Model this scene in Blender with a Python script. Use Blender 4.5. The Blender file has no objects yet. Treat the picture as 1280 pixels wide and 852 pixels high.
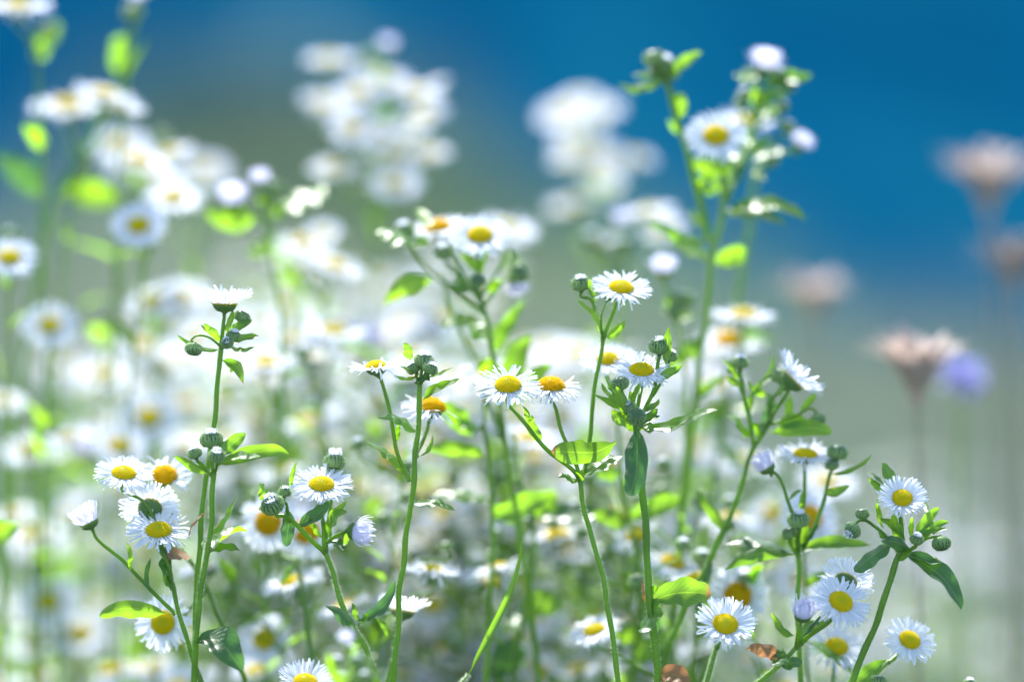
import bpy, bmesh, math, random
from mathutils import Vector, Matrix, noise

rad = math.radians
scene = bpy.context.scene
COL = scene.collection

# ------------------------------------------------------------------ camera, world, sun, exposure
CAM_H, PITCH, LENS, FOCUS = 0.62, rad(-6.4), 150.0, 1.2
cam_d = bpy.data.cameras.new('camera')
cam = bpy.data.objects.new('camera', cam_d)
COL.objects.link(cam)
cam.location = (0, 0, CAM_H)
cam.rotation_euler = (rad(90) + PITCH, 0, 0)
cam_d.lens = LENS
cam_d.sensor_width = 36
cam_d.clip_start = 0.05
cam_d.clip_end = 5000
cam_d.dof.use_dof = True
cam_d.dof.focus_distance = FOCUS
cam_d.dof.aperture_fstop = 2.9
scene.camera = cam

SUN_EL, SUN_AZ = rad(48), rad(-16)          # azimuth measured from +Y (away from the camera) towards +X
sdir = Vector((math.sin(SUN_AZ) * math.cos(SUN_EL), math.cos(SUN_AZ) * math.cos(SUN_EL), math.sin(SUN_EL)))
world = bpy.data.worlds.new('World')
scene.world = world
world.use_nodes = True
wn = world.node_tree.nodes
wl = world.node_tree.links
sky = wn.new('ShaderNodeTexSky')
sky.sky_type = 'NISHITA'
sky.sun_disc = False
sky.sun_elevation = SUN_EL
sky.sun_rotation = SUN_AZ
wl.new(sky.outputs[0], wn['Background'].inputs[0])
wn['Background'].inputs[1].default_value = 0.15
sun_d = bpy.data.lights.new('sun', 'SUN')
sun_d.energy = 4.8
sun_d.angle = rad(0.5)
sun_d.color = (1.0, 0.99, 0.965)
sun = bpy.data.objects.new('sun', sun_d)
COL.objects.link(sun)
sun.rotation_euler = (-sdir).to_track_quat('-Z', 'Y').to_euler()
scene.view_settings.view_transform = 'Standard'
scene.view_settings.look = 'None'
scene.view_settings.gamma = 1
scene.view_settings.use_curve_mapping = False
scene.view_settings.exposure = 1.47
scene.render.engine = 'CYCLES'
cy = scene.cycles
cy.use_denoising = True
cy.max_bounces = 8
cy.diffuse_bounces = 4
cy.transmission_bounces = 4
cy.sample_clamp_indirect = 6
cy.use_adaptive_sampling = False

# ------------------------------------------------------------------ pixel + distance -> a point of the place
FWD = Vector((0, math.cos(PITCH), math.sin(PITCH)))
UP = Vector((0, -math.sin(PITCH), math.cos(PITCH)))
RIGHT = Vector((1, 0, 0))
CAMP = Vector((0, 0, CAM_H))


def S(d):
    return d * 36.0 / LENS / 1280.0


def at(px, py, d):
    return CAMP + FWD * d + RIGHT * ((px - 640) * S(d)) + UP * ((426 - py) * S(d))


def vec(x, u, t):
    """right, up, towards the camera"""
    return (RIGHT * x + UP * u - FWD * t).normalized()


# ------------------------------------------------------------------ materials
def mat(name):
    m = bpy.data.materials.new(name)
    m.use_nodes = True
    nt = m.node_tree
    nt.nodes.clear()
    return m, nt, nt.nodes.new('ShaderNodeOutputMaterial')


def N(nt, t, **kw):
    n = nt.nodes.new(t)
    for k, v in kw.items():
        setattr(n, k, v)
    return n


def ramp(nt, fac, stops):
    r = N(nt, 'ShaderNodeValToRGB')
    e = r.color_ramp.elements
    while len(e) < len(stops):
        e.new(0.5)
    for i, (p, c) in enumerate(stops):
        e[i].position = p
        e[i].color = (*c, 1)
    if fac is not None:
        nt.links.new(fac, r.inputs[0])
    return r


def mixrgb(nt, fac, a, b):
    m = N(nt, 'ShaderNodeMix', data_type='RGBA')
    for sock, v in ((m.inputs[0], fac), (m.inputs[6], a), (m.inputs[7], b)):
        if isinstance(v, (int, float)):
            sock.default_value = v
        elif isinstance(v, tuple):
            sock.default_value = (*v, 1)
        else:
            nt.links.new(v, sock)
    return m.outputs[2]


def math_node(nt, op, a, b=None, c=None):
    m = N(nt, 'ShaderNodeMath', operation=op)
    for i, v in enumerate((a, b, c)):
        if v is None:
            continue
        if isinstance(v, (int, float)):
            m.inputs[i].default_value = v
        else:
            nt.links.new(v, m.inputs[i])
    return m.outputs[0]


def petal_material(name, c1, c2, trans=0.5):
    m, nt, out = mat(name)
    L = nt.links
    info = N(nt, 'ShaderNodeObjectInfo')
    tc = N(nt, 'ShaderNodeTexCoord')
    nz = N(nt, 'ShaderNodeTexNoise')
    nz.inputs['Scale'].default_value = 900
    L.new(tc.outputs['Object'], nz.inputs['Vector'])
    f = math_node(nt, 'MULTIPLY', math_node(nt, 'ADD', info.outputs['Random'], nz.outputs['Fac']), 0.5)
    col = mixrgb(nt, f, c1, c2)
    d = N(nt, 'ShaderNodeBsdfDiffuse')
    t = N(nt, 'ShaderNodeBsdfTranslucent')
    g = N(nt, 'ShaderNodeBsdfGlossy')
    g.inputs['Roughness'].default_value = 0.5
    L.new(col, d.inputs[0])
    L.new(col, t.inputs[0])
    a = N(nt, 'ShaderNodeMixShader')
    a.inputs[0].default_value = trans
    L.new(d.outputs[0], a.inputs[1])
    L.new(t.outputs[0], a.inputs[2])
    b = N(nt, 'ShaderNodeMixShader')
    b.inputs[0].default_value = 0.04
    L.new(a.outputs[0], b.inputs[1])
    L.new(g.outputs[0], b.inputs[2])
    L.new(b.outputs[0], out.inputs[0])
    return m


M_PETAL = petal_material('white_petal', (0.86, 0.88, 0.93), (0.80, 0.83, 0.93))
M_LILAC = petal_material('lilac_petal', (0.82, 0.80, 0.92), (0.74, 0.73, 0.91))
M_SCAB = petal_material('lavender_petal', (0.48, 0.48, 0.78), (0.42, 0.43, 0.74))


def leaf_material(name, dark, dark2, tr1, tr2, tip=None, trans=0.55, rough=0.40):
    m, nt, out = mat(name)
    L = nt.links
    info = N(nt, 'ShaderNodeObjectInfo')
    uv = N(nt, 'ShaderNodeUVMap')
    sep = N(nt, 'ShaderNodeSeparateXYZ')
    L.new(uv.outputs[0], sep.inputs[0])
    du = math_node(nt, 'ABSOLUTE', math_node(nt, 'SUBTRACT', sep.outputs[0], 0.5))
    mid = math_node(nt, 'LESS_THAN', du, 0.025)
    # side veins: slanted stripes
    ph = math_node(nt, 'SUBTRACT', math_node(nt, 'MULTIPLY', sep.outputs[1], 9.0), math_node(nt, 'MULTIPLY', du, 6.0))
    fr = math_node(nt, 'FRACT', ph)
    vein = math_node(nt, 'MULTIPLY', math_node(nt, 'LESS_THAN', fr, 0.1), 0.45)
    vv = math_node(nt, 'MAXIMUM', math_node(nt, 'MULTIPLY', mid, 0.8), vein)
    tc = N(nt, 'ShaderNodeTexCoord')
    nz = N(nt, 'ShaderNodeTexNoise')
    nz.inputs['Scale'].default_value = 260
    nz.inputs['Detail'].default_value = 3
    L.new(tc.outputs['Object'], nz.inputs['Vector'])
    f = math_node(nt, 'MULTIPLY', math_node(nt, 'ADD', info.outputs['Random'], nz.outputs['Fac']), 0.5)
    c_d = mixrgb(nt, f, dark, dark2)
    c_t = mixrgb(nt, f, tr1, tr2)
    nb = N(nt, 'ShaderNodeTexNoise')
    nb.inputs['Scale'].default_value = 90
    nb.inputs['Detail'].default_value = 2
    L.new(tc.outputs['Object'], nb.inputs['Vector'])
    bl = ramp(nt, nb.outputs['Fac'], [(0.4, (0, 0, 0)), (0.7, (0.55, 0.55, 0.55))])
    c_t = mixrgb(nt, bl.outputs[0], c_t, tuple(x * 0.45 for x in tr2))
    c_d = mixrgb(nt, vv, c_d, (0.16, 0.25, 0.07))
    c_t = mixrgb(nt, vv, c_t, tuple(min(1, x * 1.25 + 0.02) for x in tr1))
    if tip:
        e = math_node(nt, 'ADD', sep.outputs[1], math_node(nt, 'MULTIPLY', math_node(nt, 'SUBTRACT', nz.outputs['Fac'], 0.5), 0.5))
        r = ramp(nt, e, [(tip - 0.05, (0, 0, 0)), (tip + 0.03, (0.5, 0.5, 0.5)), (min(0.99, tip + 0.1), (1, 1, 1))])
        c_d = mixrgb(nt, r.outputs[0], c_d, (0.30, 0.15, 0.06))
        c_t = mixrgb(nt, r.outputs[0], c_t, (0.50, 0.20, 0.06))
    p = N(nt, 'ShaderNodeBsdfPrincipled')
    p.inputs['Roughness'].default_value = rough
    p.inputs['Specular IOR Level'].default_value = 0.85
    L.new(c_d, p.inputs['Base Color'])
    bump = N(nt, 'ShaderNodeBump')
    bump.inputs['Strength'].default_value = 0.9
    bump.inputs['Distance'].default_value = 0.0006
    h = math_node(nt, 'SUBTRACT', nz.outputs['Fac'], math_node(nt, 'MULTIPLY', vv, 0.7))
    L.new(h, bump.inputs['Height'])
    L.new(bump.outputs[0], p.inputs['Normal'])
    t = N(nt, 'ShaderNodeBsdfTranslucent')
    L.new(c_t, t.inputs[0])
    a = N(nt, 'ShaderNodeMixShader')
    a.inputs[0].default_value = trans
    L.new(p.outputs[0], a.inputs[1])
    L.new(t.outputs[0], a.inputs[2])
    L.new(a.outputs[0], out.inputs[0])
    return m


LEAF_ARGS = ((0.055, 0.13, 0.035), (0.04, 0.11, 0.05), (0.44, 0.76, 0.012), (0.28, 0.64, 0.02))
M_LEAF = leaf_material('green_leaf', *LEAF_ARGS)
M_LEAFTIP = leaf_material('green_leaf_with_brown_tip', *LEAF_ARGS, tip=0.93)
M_LEAFDARK = leaf_material('dark_green_leaf', (0.045, 0.12, 0.03), (0.035, 0.10, 0.035), (0.16, 0.40, 0.04), (0.10, 0.30, 0.05), trans=0.42)
M_DRYLEAF = leaf_material('dry_leaf', (0.42, 0.24, 0.10), (0.35, 0.17, 0.08), (0.6, 0.30, 0.10), (0.5, 0.2, 0.07), rough=0.6)


def stem_material(name, a, b, tr, trans=0.25):
    m, nt, out = mat(name)
    L = nt.links
    tc = N(nt, 'ShaderNodeTexCoord')
    mp = N(nt, 'ShaderNodeMapping')
    mp.inputs['Scale'].default_value = (1400, 1400, 60)
    L.new(tc.outputs['Object'], mp.inputs[0])
    nz = N(nt, 'ShaderNodeTexNoise')
    nz.inputs['Scale'].default_value = 1
    L.new(mp.outputs[0], nz.inputs['Vector'])
    info = N(nt, 'ShaderNodeObjectInfo')
    f = math_node(nt, 'MULTIPLY', math_node(nt, 'ADD', info.outputs['Random'], nz.outputs['Fac']), 0.55)
    c = mixrgb(nt, f, a, b)
    p = N(nt, 'ShaderNodeBsdfPrincipled')
    p.inputs['Roughness'].default_value = 0.42
    p.inputs['Specular IOR Level'].default_value = 0.5
    L.new(c, p.inputs['Base Color'])
    t = N(nt, 'ShaderNodeBsdfTranslucent')
    t.inputs[0].default_value = (*tr, 1)
    mx = N(nt, 'ShaderNodeMixShader')
    mx.inputs[0].default_value = trans
    L.new(p.outputs[0], mx.inputs[1])
    L.new(t.outputs[0], mx.inputs[2])
    L.new(mx.outputs[0], out.inputs[0])
    return m


M_STEM = stem_material('green_stem', (0.07, 0.17, 0.015), (0.16, 0.29, 0.02), (0.36, 0.62, 0.02), 0.38)
M_BUD = stem_material('green_bud', (0.05, 0.12, 0.04), (0.08, 0.16, 0.05), (0.3, 0.5, 0.1), 0.2)
M_BUDBRACT = stem_material('pale_bud_bract', (0.26, 0.42, 0.15), (0.40, 0.54, 0.25), (0.5, 0.75, 0.22), 0.45)
M_BRACT = stem_material('green_bract', (0.09, 0.19, 0.05), (0.15, 0.27, 0.07), (0.4, 0.6, 0.05), 0.35)
M_DRYSTEM = stem_material('dry_stem', (0.26, 0.20, 0.15), (0.36, 0.29, 0.22), (0.35, 0.28, 0.2))
M_HAIR = petal_material('pale_plant_hair', (0.62, 0.72, 0.48), (0.74, 0.78, 0.64), 0.5)
M_DRYFL = petal_material('dry_brown_bract', (0.54, 0.44, 0.38), (0.42, 0.32, 0.27), 0.45)


def disc_material(name, mid, rim):
    m, nt, out = mat(name)
    L = nt.links
    tc = N(nt, 'ShaderNodeTexCoord')
    sep = N(nt, 'ShaderNodeSeparateXYZ')
    L.new(tc.outputs['Object'], sep.inputs[0])
    r2 = math_node(nt, 'ADD', math_node(nt, 'POWER', sep.outputs[0], 2.0), math_node(nt, 'POWER', sep.outputs[1], 2.0))
    r = math_node(nt, 'DIVIDE', math_node(nt, 'SQRT', r2), 0.0037)
    nz = N(nt, 'ShaderNodeTexNoise')
    nz.inputs['Scale'].default_value = 1500
    L.new(tc.outputs['Object'], nz.inputs['Vector'])
    rr = math_node(nt, 'ADD', r, math_node(nt, 'MULTIPLY', math_node(nt, 'SUBTRACT', nz.outputs['Fac'], 0.5), 0.5))
    c = ramp(nt, rr, [(0.15, mid), (0.65, rim), (0.95, tuple(x * 0.9 for x in rim))])
    p = N(nt, 'ShaderNodeBsdfPrincipled')
    p.inputs['Roughness'].default_value = 0.55
    p.inputs['Specular IOR Level'].default_value = 0.3
    p.inputs['Subsurface Weight'].default_value = 0.0
    L.new(c.outputs[0], p.inputs['Base Color'])
    t = N(nt, 'ShaderNodeBsdfTranslucent')
    t.inputs[0].default_value = (0.95, 0.78, 0.01, 1)
    mx = N(nt, 'ShaderNodeMixShader')
    mx.inputs[0].default_value = 0.5
    L.new(p.outputs[0], mx.inputs[1])
    L.new(t.outputs[0], mx.inputs[2])
    L.new(mx.outputs[0], out.inputs[0])
    return m


M_DISC = disc_material('yellow_disc', (0.66, 0.70, 0.02), (0.91, 0.78, 0.01))
M_DISCOLD = disc_material('golden_disc', (0.85, 0.60, 0.006), (0.88, 0.56, 0.005))

# ground, blue backdrop, hills
m, nt, out = mat('meadow_ground')
L = nt.links
tc = N(nt, 'ShaderNodeTexCoord')
n1 = N(nt, 'ShaderNodeTexNoise'); n1.inputs['Scale'].default_value = 1.1; n1.inputs['Detail'].default_value = 4
n2 = N(nt, 'ShaderNodeTexNoise'); n2.inputs['Scale'].default_value = 28; n2.inputs['Detail'].default_value = 6
L.new(tc.outputs['Object'], n1.inputs['Vector']); L.new(tc.outputs['Object'], n2.inputs['Vector'])
r1 = ramp(nt, n1.outputs['Fac'], [(0.35, (0.045, 0.082, 0.076)), (0.5, (0.090, 0.122, 0.116)), (0.66, (0.14, 0.142, 0.134))])
r2 = ramp(nt, n2.outputs['Fac'], [(0.3, (0.45, 0.5, 0.4)), (0.7, (1.15, 1.15, 1.1))])
mm = N(nt, 'ShaderNodeMix', data_type='RGBA', blend_type='MULTIPLY'); mm.inputs[0].default_value = 1
L.new(r1.outputs[0], mm.inputs[6]); L.new(r2.outputs[0], mm.inputs[7])
p = N(nt, 'ShaderNodeBsdfPrincipled'); p.inputs['Roughness'].default_value = 0.9; p.inputs['Specular IOR Level'].default_value = 0.1
L.new(mm.outputs[2], p.inputs['Base Color'])
b = N(nt, 'ShaderNodeBump'); b.inputs['Strength'].default_value = 0.6; b.inputs['Distance'].default_value = 0.03
L.new(n2.outputs['Fac'], b.inputs['Height']); L.new(b.outputs[0], p.inputs['Normal'])
L.new(p.outputs[0], out.inputs[0])
M_GROUND = m

m, nt, out = mat('blue_distance')  # blue haze and shade of the far distance, put into the base colour
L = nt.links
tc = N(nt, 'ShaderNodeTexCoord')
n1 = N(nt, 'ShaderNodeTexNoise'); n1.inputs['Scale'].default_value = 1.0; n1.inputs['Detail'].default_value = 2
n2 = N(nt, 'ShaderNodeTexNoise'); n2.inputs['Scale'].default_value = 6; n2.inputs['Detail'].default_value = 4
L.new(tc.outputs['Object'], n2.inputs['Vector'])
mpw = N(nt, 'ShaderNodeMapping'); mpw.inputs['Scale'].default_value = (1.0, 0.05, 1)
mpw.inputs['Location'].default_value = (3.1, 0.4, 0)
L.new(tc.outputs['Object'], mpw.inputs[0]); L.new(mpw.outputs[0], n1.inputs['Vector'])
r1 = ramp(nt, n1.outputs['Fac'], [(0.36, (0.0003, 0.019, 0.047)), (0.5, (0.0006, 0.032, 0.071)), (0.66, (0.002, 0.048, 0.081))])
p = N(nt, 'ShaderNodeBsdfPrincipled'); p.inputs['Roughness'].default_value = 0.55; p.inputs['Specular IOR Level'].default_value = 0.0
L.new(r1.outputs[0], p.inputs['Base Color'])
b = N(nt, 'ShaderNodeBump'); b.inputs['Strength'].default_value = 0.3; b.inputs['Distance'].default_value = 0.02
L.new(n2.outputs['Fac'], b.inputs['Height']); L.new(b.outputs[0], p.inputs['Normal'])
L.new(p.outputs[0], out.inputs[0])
M_BLUE = m

m, nt, out = mat('wooded_hill')
L = nt.links
tc = N(nt, 'ShaderNodeTexCoord')
n2 = N(nt, 'ShaderNodeTexNoise'); n2.inputs['Scale'].default_value = 0.08; n2.inputs['Detail'].default_value = 8
L.new(tc.outputs['Object'], n2.inputs['Vector'])
r2 = ramp(nt, n2.outputs['Fac'], [(0.35, (0.02, 0.05, 0.03)), (0.7, (0.06, 0.10, 0.04))])
p = N(nt, 'ShaderNodeBsdfPrincipled'); p.inputs['Roughness'].default_value = 1
L.new(r2.outputs[0], p.inputs['Base Color'])
L.new(p.outputs[0], out.inputs[0])
M_HILL = m

M_GRASS = leaf_material('grass_blade', (0.05, 0.10, 0.04), (0.07, 0.12, 0.05), (0.14, 0.26, 0.06), (0.12, 0.22, 0.07), rough=0.5)
M_STRAW = leaf_material('straw_grass', (0.115, 0.13, 0.115), (0.08, 0.115, 0.10), (0.16, 0.17, 0.13), (0.11, 0.15, 0.11), rough=0.6)
M_SEDGE = leaf_material('sedge_leaf', (0.045, 0.075, 0.062), (0.035, 0.065, 0.055), (0.07, 0.12, 0.08), (0.055, 0.10, 0.07), rough=0.8)


# ------------------------------------------------------------------ mesh helpers
def finish(bm, name, mats, smooth=True):
    me = bpy.data.meshes.new(name)
    bm.to_mesh(me)
    bm.free()
    for m_ in (mats if isinstance(mats, (list, tuple)) else [mats]):
        me.materials.append(m_)
    if smooth:
        me.polygons.foreach_set('use_smooth', [True] * len(me.polygons))
    me.update()
    return me


def link(name, me, parent=None, loc=None, rot=None, scale=None):
    o = bpy.data.objects.new(name, me)
    COL.objects.link(o)
    if parent is not None:
        o.parent = parent
    if loc is not None:
        o.location = loc
    if rot is not None:
        o.rotation_mode = 'QUATERNION'
        o.rotation_quaternion = rot
    if scale is not None:
        o.scale = (scale,) * 3
    return o


def smooth_path(pts, n=6):
    """Catmull-Rom through the points"""
    if len(pts) < 3:
        a, b_ = pts[0], pts[-1]
        return [a.lerp(b_, i / n) for i in range(n + 1)]
    P = [pts[0] * 2 - pts[1]] + list(pts) + [pts[-1] * 2 - pts[-2]]
    o = []
    for i in range(1, len(P) - 2):
        p0, p1, p2, p3 = P[i - 1:i + 3]
        for k in range(n):
            t = k / n
            o.append(0.5 * ((2 * p1) + (p2 - p0) * t + (2 * p0 - 5 * p1 + 4 * p2 - p3) * t * t + (3 * p1 - p0 - 3 * p2 + p3) * t ** 3))
    o.append(pts[-1].copy())
    return o


def tube(bm, path, r0, r1, sides=8, ridge=0.0, hair=0.0, rng=None, mat_hair=1):
    n = len(path)
    path = [p_ if i in (0, n - 1) else p_ + Vector((noise.noise(p_ * 90), 0, noise.noise(p_ * 90 + Vector((7, 7, 7))))) * 0.0009 for i, p_ in enumerate(path)]
    ref = Vector((0.0, 1.0, 0.0))
    rings = []
    frames = []
    for i, p_ in enumerate(path):
        t = (path[min(i + 1, n - 1)] - path[max(i - 1, 0)]).normalized()
        a = t.cross(ref)
        if a.length < 1e-4:
            a = t.cross(Vector((1, 0, 0)))
        a.normalize()
        b_ = t.cross(a).normalized()
        r = r0 + (r1 - r0) * i / max(1, n - 1)
        r *= 1 + 0.16 * noise.noise(p_ * 260) + 0.22 * math.exp(-(i * 1.4)) + (0.16 * math.exp(-((n - 1 - i) * 1.4)))
        frames.append((p_, a, b_, r, t))
        rings.append([bm.verts.new(p_ + (a * math.cos(2 * math.pi * k / sides) + b_ * math.sin(2 * math.pi * k / sides)) * r * (1 + ridge * math.cos(math.pi * k))) for k in range(sides)])
    for i in range(n - 1):
        for k in range(sides):
            bm.faces.new((rings[i][k], rings[i][(k + 1) % sides], rings[i + 1][(k + 1) % sides], rings[i + 1][k]))
    for ring in (rings[0], rings[-1]):
        try:
            bm.faces.new(ring)
        except ValueError:
            pass
    if hair and rng:
        total = sum((path[i + 1] - path[i]).length for i in range(n - 1))
        for _ in range(int(total * hair)):
            i = rng.randrange(n - 1)
            s = rng.random()
            p0, a, b_, r, t = frames[i]
            p_ = p0.lerp(frames[i + 1][0], s)
            th = rng.random() * 6.283
            o = a * math.cos(th) + b_ * math.sin(th)
            w = t.cross(o) * 0.00003
            tip = p_ + o * (r + rng.uniform(0.0004, 0.0011)) + t * rng.uniform(-0.0004, 0.0006)
            base = p_ + o * r * 0.9
            f = bm.faces.new((bm.verts.new(base - w), bm.verts.new(base + w), bm.verts.new(tip)))
            f.material_index = mat_hair
            f = bm.faces.new((bm.verts.new(base - t * 0.00003), bm.verts.new(base + t * 0.00003), bm.verts.new(tip)))
            f.material_index = mat_hair


def lathe(bm, prof, sides=20, mi=0, ridge=0.0, nr=10):
    rings = []
    for r, z in prof:
        rings.append([bm.verts.new((r * (1 + ridge * math.cos(nr * 2 * math.pi * k / sides)) * math.cos(2 * math.pi * k / sides),
                                    r * (1 + ridge * math.cos(nr * 2 * math.pi * k / sides)) * math.sin(2 * math.pi * k / sides), z)) for k in range(sides)])
    for i in range(len(rings) - 1):
        for k in range(sides):
            f = bm.faces.new((rings[i][k], rings[i][(k + 1) % sides], rings[i + 1][(k + 1) % sides], rings[i + 1][k]))
            f.material_index = mi
    for ring in (rings[0], rings[-1]):
        f = bm.faces.new(ring)
        f.material_index = mi


MM = 0.001


def petals_mesh(name, seed, count=92, e0=4, ejit=9, curl=-8, length=5.9, gaps=(), mat_=None, r0=3.4, wmul=1.0, ljit=0.12):
    rng = random.Random(seed)
    bm = bmesh.new()
    rows = 6
    for i in range(count):
        az = 2 * math.pi * (i + rng.uniform(-0.35, 0.35)) / count
        deg = math.degrees(az) % 360
        if any(a <= deg <= b_ for a, b_ in gaps):
            if rng.random() < 0.9:
                continue
        inner = i % 2
        Ln = length * rng.uniform(1 - ljit, 1 + ljit * 0.5) * MM
        if rng.random() < 0.05:
            Ln *= 0.75
        W = rng.uniform(0.22, 0.32) * MM * wmul
        e = e0 + rng.gauss(0, ejit) + inner * 4
        if rng.random() < 0.05:
            e -= rng.uniform(10, 40)
        cu = curl + rng.gauss(0, 10)
        bend = rng.gauss(0, 0.10)
        twist = rng.gauss(0, 0.25)
        r, z = (r0 - 0.25 * inner) * MM, (0.15 + 0.25 * inner) * MM
        prev = None
        for k in range(rows + 1):
            s = k / rows
            a = rad(e + cu * s)
            if k:
                r += math.cos(a) * Ln / rows
                z += math.sin(a) * Ln / rows
            w = W * (0.45 + 0.75 * min(1, s * 2.2) - 0.16 * s)
            if s > 0.95:
                w *= 0.62
            azk = az + bend * s * s
            cx, sx = math.cos(azk), math.sin(azk)
            tang = Vector((-sx, cx, 0))
            nrm = Vector((-cx * math.sin(a), -sx * math.sin(a), math.cos(a)))
            tw = tang * math.cos(twist * s) + nrm * math.sin(twist * s)
            c = Vector((cx * r, sx * r, z))
            notch = -0.25 * MM if k == rows else 0
            out_ = Vector((cx * math.cos(a), sx * math.cos(a), math.sin(a)))
            row = [bm.verts.new(c - tw * w), bm.verts.new(c - nrm * 0.06 * MM + out_ * notch), bm.verts.new(c + tw * w)]
            if prev:
                bm.faces.new((prev[0], prev[1], row[1], row[0]))
                bm.faces.new((prev[1], prev[2], row[2], row[1]))
            prev = row
    return finish(bm, name, mat_ or M_PETAL)


def disc_mesh(name, seed, R=3.15, H=2.0, fuzzy=0.0, mat_=None):
    rng = random.Random(seed)
    bm = bmesh.new()
    prof = [(R * math.cos(t) * MM, (H * math.sin(t)) * MM) for t in [rad(x) for x in (-8, 5, 15, 30, 45, 60, 75, 88)]]
    lathe(bm, prof, 20)
    n = 210
    for i in range(n):
        f = (i + 0.5) / n
        ph = math.acos(1 - f * 0.94)          # from the top down
        th = i * 2.399963
        d = Vector((math.sin(ph) * math.cos(th), math.sin(ph) * math.sin(th), math.cos(ph)))
        c = Vector((d.x * R, d.y * R, d.z * H)) * MM
        nn = Vector((d.x / R, d.y / R, d.z / H)).normalized()
        rr = (0.17 + 0.09 * f) * MM * rng.uniform(0.85, 1.15)
        hh = (0.32 + 0.36 * f + fuzzy * rng.random()) * MM
        a = nn.cross(Vector((0.3, 0.2, 1))).normalized()
        b_ = nn.cross(a)
        r1 = [bm.verts.new(c + (a * math.cos(k * 1.0472) + b_ * math.sin(k * 1.0472)) * rr) for k in range(6)]
        r2 = [bm.verts.new(c + nn * hh * 0.7 + (a * math.cos(k * 1.0472) + b_ * math.sin(k * 1.0472)) * rr * 0.75) for k in range(6)]
        tp = bm.verts.new(c + nn * hh)
        for k in range(6):
            bm.faces.new((r1[k], r1[(k + 1) % 6], r2[(k + 1) % 6], r2[k]))
            bm.faces.new((r2[k], r2[(k + 1) % 6], tp))
    return finish(bm, name, mat_ or M_DISC)


def cup_mesh(name, seed, flare=1.0):
    """green involucre under the petals: neck at the bottom, rim at z = 0"""
    rng = random.Random(seed)
    bm = bmesh.new()
    prof = [(0.55, -2.8), (0.8, -2.4), (1.8, -2.0), (2.7, -1.3), (3.15 * flare, -0.4), (3.1 * flare, 0.1)]
    lathe(bm, [(a * MM, b_ * MM) for a, b_ in prof], 24)
    for i in range(44):
        az = 2 * math.pi * i / 44 + rng.uniform(-0.05, 0.05)
        w = 0.22 * MM
        zs = (-2.0, -1.2, -0.3, 0.55 + rng.uniform(-0.3, 0.2))
        rs = (1.95, 2.95, 3.35 * flare, 3.45 * flare)
        prev = None
        for j, (r, z) in enumerate(zip(rs, zs)):
            c = Vector((math.cos(az) * r, math.sin(az) * r, z)) * MM
            t = Vector((-math.sin(az), math.cos(az), 0))
            ww = w * (0.8, 1.1, 0.9, 0.15)[j]
            o_ = Vector((math.cos(az), math.sin(az), 0)) * 0.1 * MM
            row = [bm.verts.new(c - t * ww), bm.verts.new(c + o_), bm.verts.new(c + t * ww)]
            if prev:
                bm.faces.new((prev[0], prev[1], row[1], row[0]))
                bm.faces.new((prev[1], prev[2], row[2], row[1]))
            prev = row
    hairs(bm, rng, 60, lambda: (rng.uniform(0, 6.283), rng.choice(((1.9, -2.0), (2.8, -1.3), (3.3, -0.5)))))
    return finish(bm, name, [M_BRACT, M_HAIR])


def hairs(bm, rng, n, pick, ln=(0.4, 1.0)):
    for _ in range(n):
        th, (r, z) = pick()
        o = Vector((math.cos(th), math.sin(th), 0))
        t = Vector((-math.sin(th), math.cos(th), 0))
        c = (o * r + Vector((0, 0, z))) * MM
        tip = c + (o * rng.uniform(*ln) + Vector((0, 0, rng.uniform(-0.4, 0.6))) + t * rng.uniform(-0.3, 0.3)) * MM
        w = 0.035 * MM
        for d in (t * w, Vector((0, 0, w))):
            f = bm.faces.new((bm.verts.new(c - d), bm.verts.new(c + d), bm.verts.new(tip)))
            f.material_index = 1


def bud_mesh(name, seed, hairy=True):
    """a closed bud, 5 mm across, neck at z = -2.4 mm, top at about 2 mm"""
    rng = random.Random(seed)
    bm = bmesh.new()
    prof = [(0.5, -2.6), (0.75, -2.3), (1.7, -1.9), (2.35, -1.1), (2.55, -0.1), (2.35, 0.8), (1.8, 1.5), (1.0, 1.8), (0.2, 1.85)]
    lathe(bm, [(a * MM, b_ * MM) for a, b_ in prof], 28)
    for i in range(42):
        az = 2 * math.pi * i / 42 + rng.uniform(-0.06, 0.06)
        lay = i % 3
        top = (1.6, 1.0, 0.3)[lay] + rng.uniform(-0.2, 0.2)
        prev = None
        for j in range(5):
            s = j / 4
            z = -1.9 + (top + 1.9) * s
            # radius of the profile at z
            r = 0.5
            for (ra, za), (rb, zb) in zip(prof, prof[1:]):
                if za <= z <= zb:
                    r = ra + (rb - ra) * (z - za) / (zb - za)
            r += 0.12 + 0.12 * lay
            c = Vector((math.cos(az) * r, math.sin(az) * r, z)) * MM
            t = Vector((-math.sin(az), math.cos(az), 0))
            o_ = Vector((math.cos(az), math.sin(az), 0)) * 0.16 * MM
            ww = (0.16, 0.22, 0.22, 0.17, 0.03)[j] * MM
            row = [bm.verts.new(c - t * ww), bm.verts.new(c + o_), bm.verts.new(c + t * ww)]
            if prev:
                bm.faces.new((prev[0], prev[1], row[1], row[0])).material_index = 2
                bm.faces.new((prev[1], prev[2], row[2], row[1])).material_index = 2
            prev = row
    if hairy:
        hairs(bm, rng, 260, lambda: (rng.uniform(0, 6.283), rng.choice(((1.7, -1.8), (2.4, -1.0), (2.6, -0.1), (2.4, 0.8), (1.7, 1.5)))), (0.3, 0.95))
    return finish(bm, name, [M_BUD, M_HAIR, M_BUDBRACT])


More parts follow.
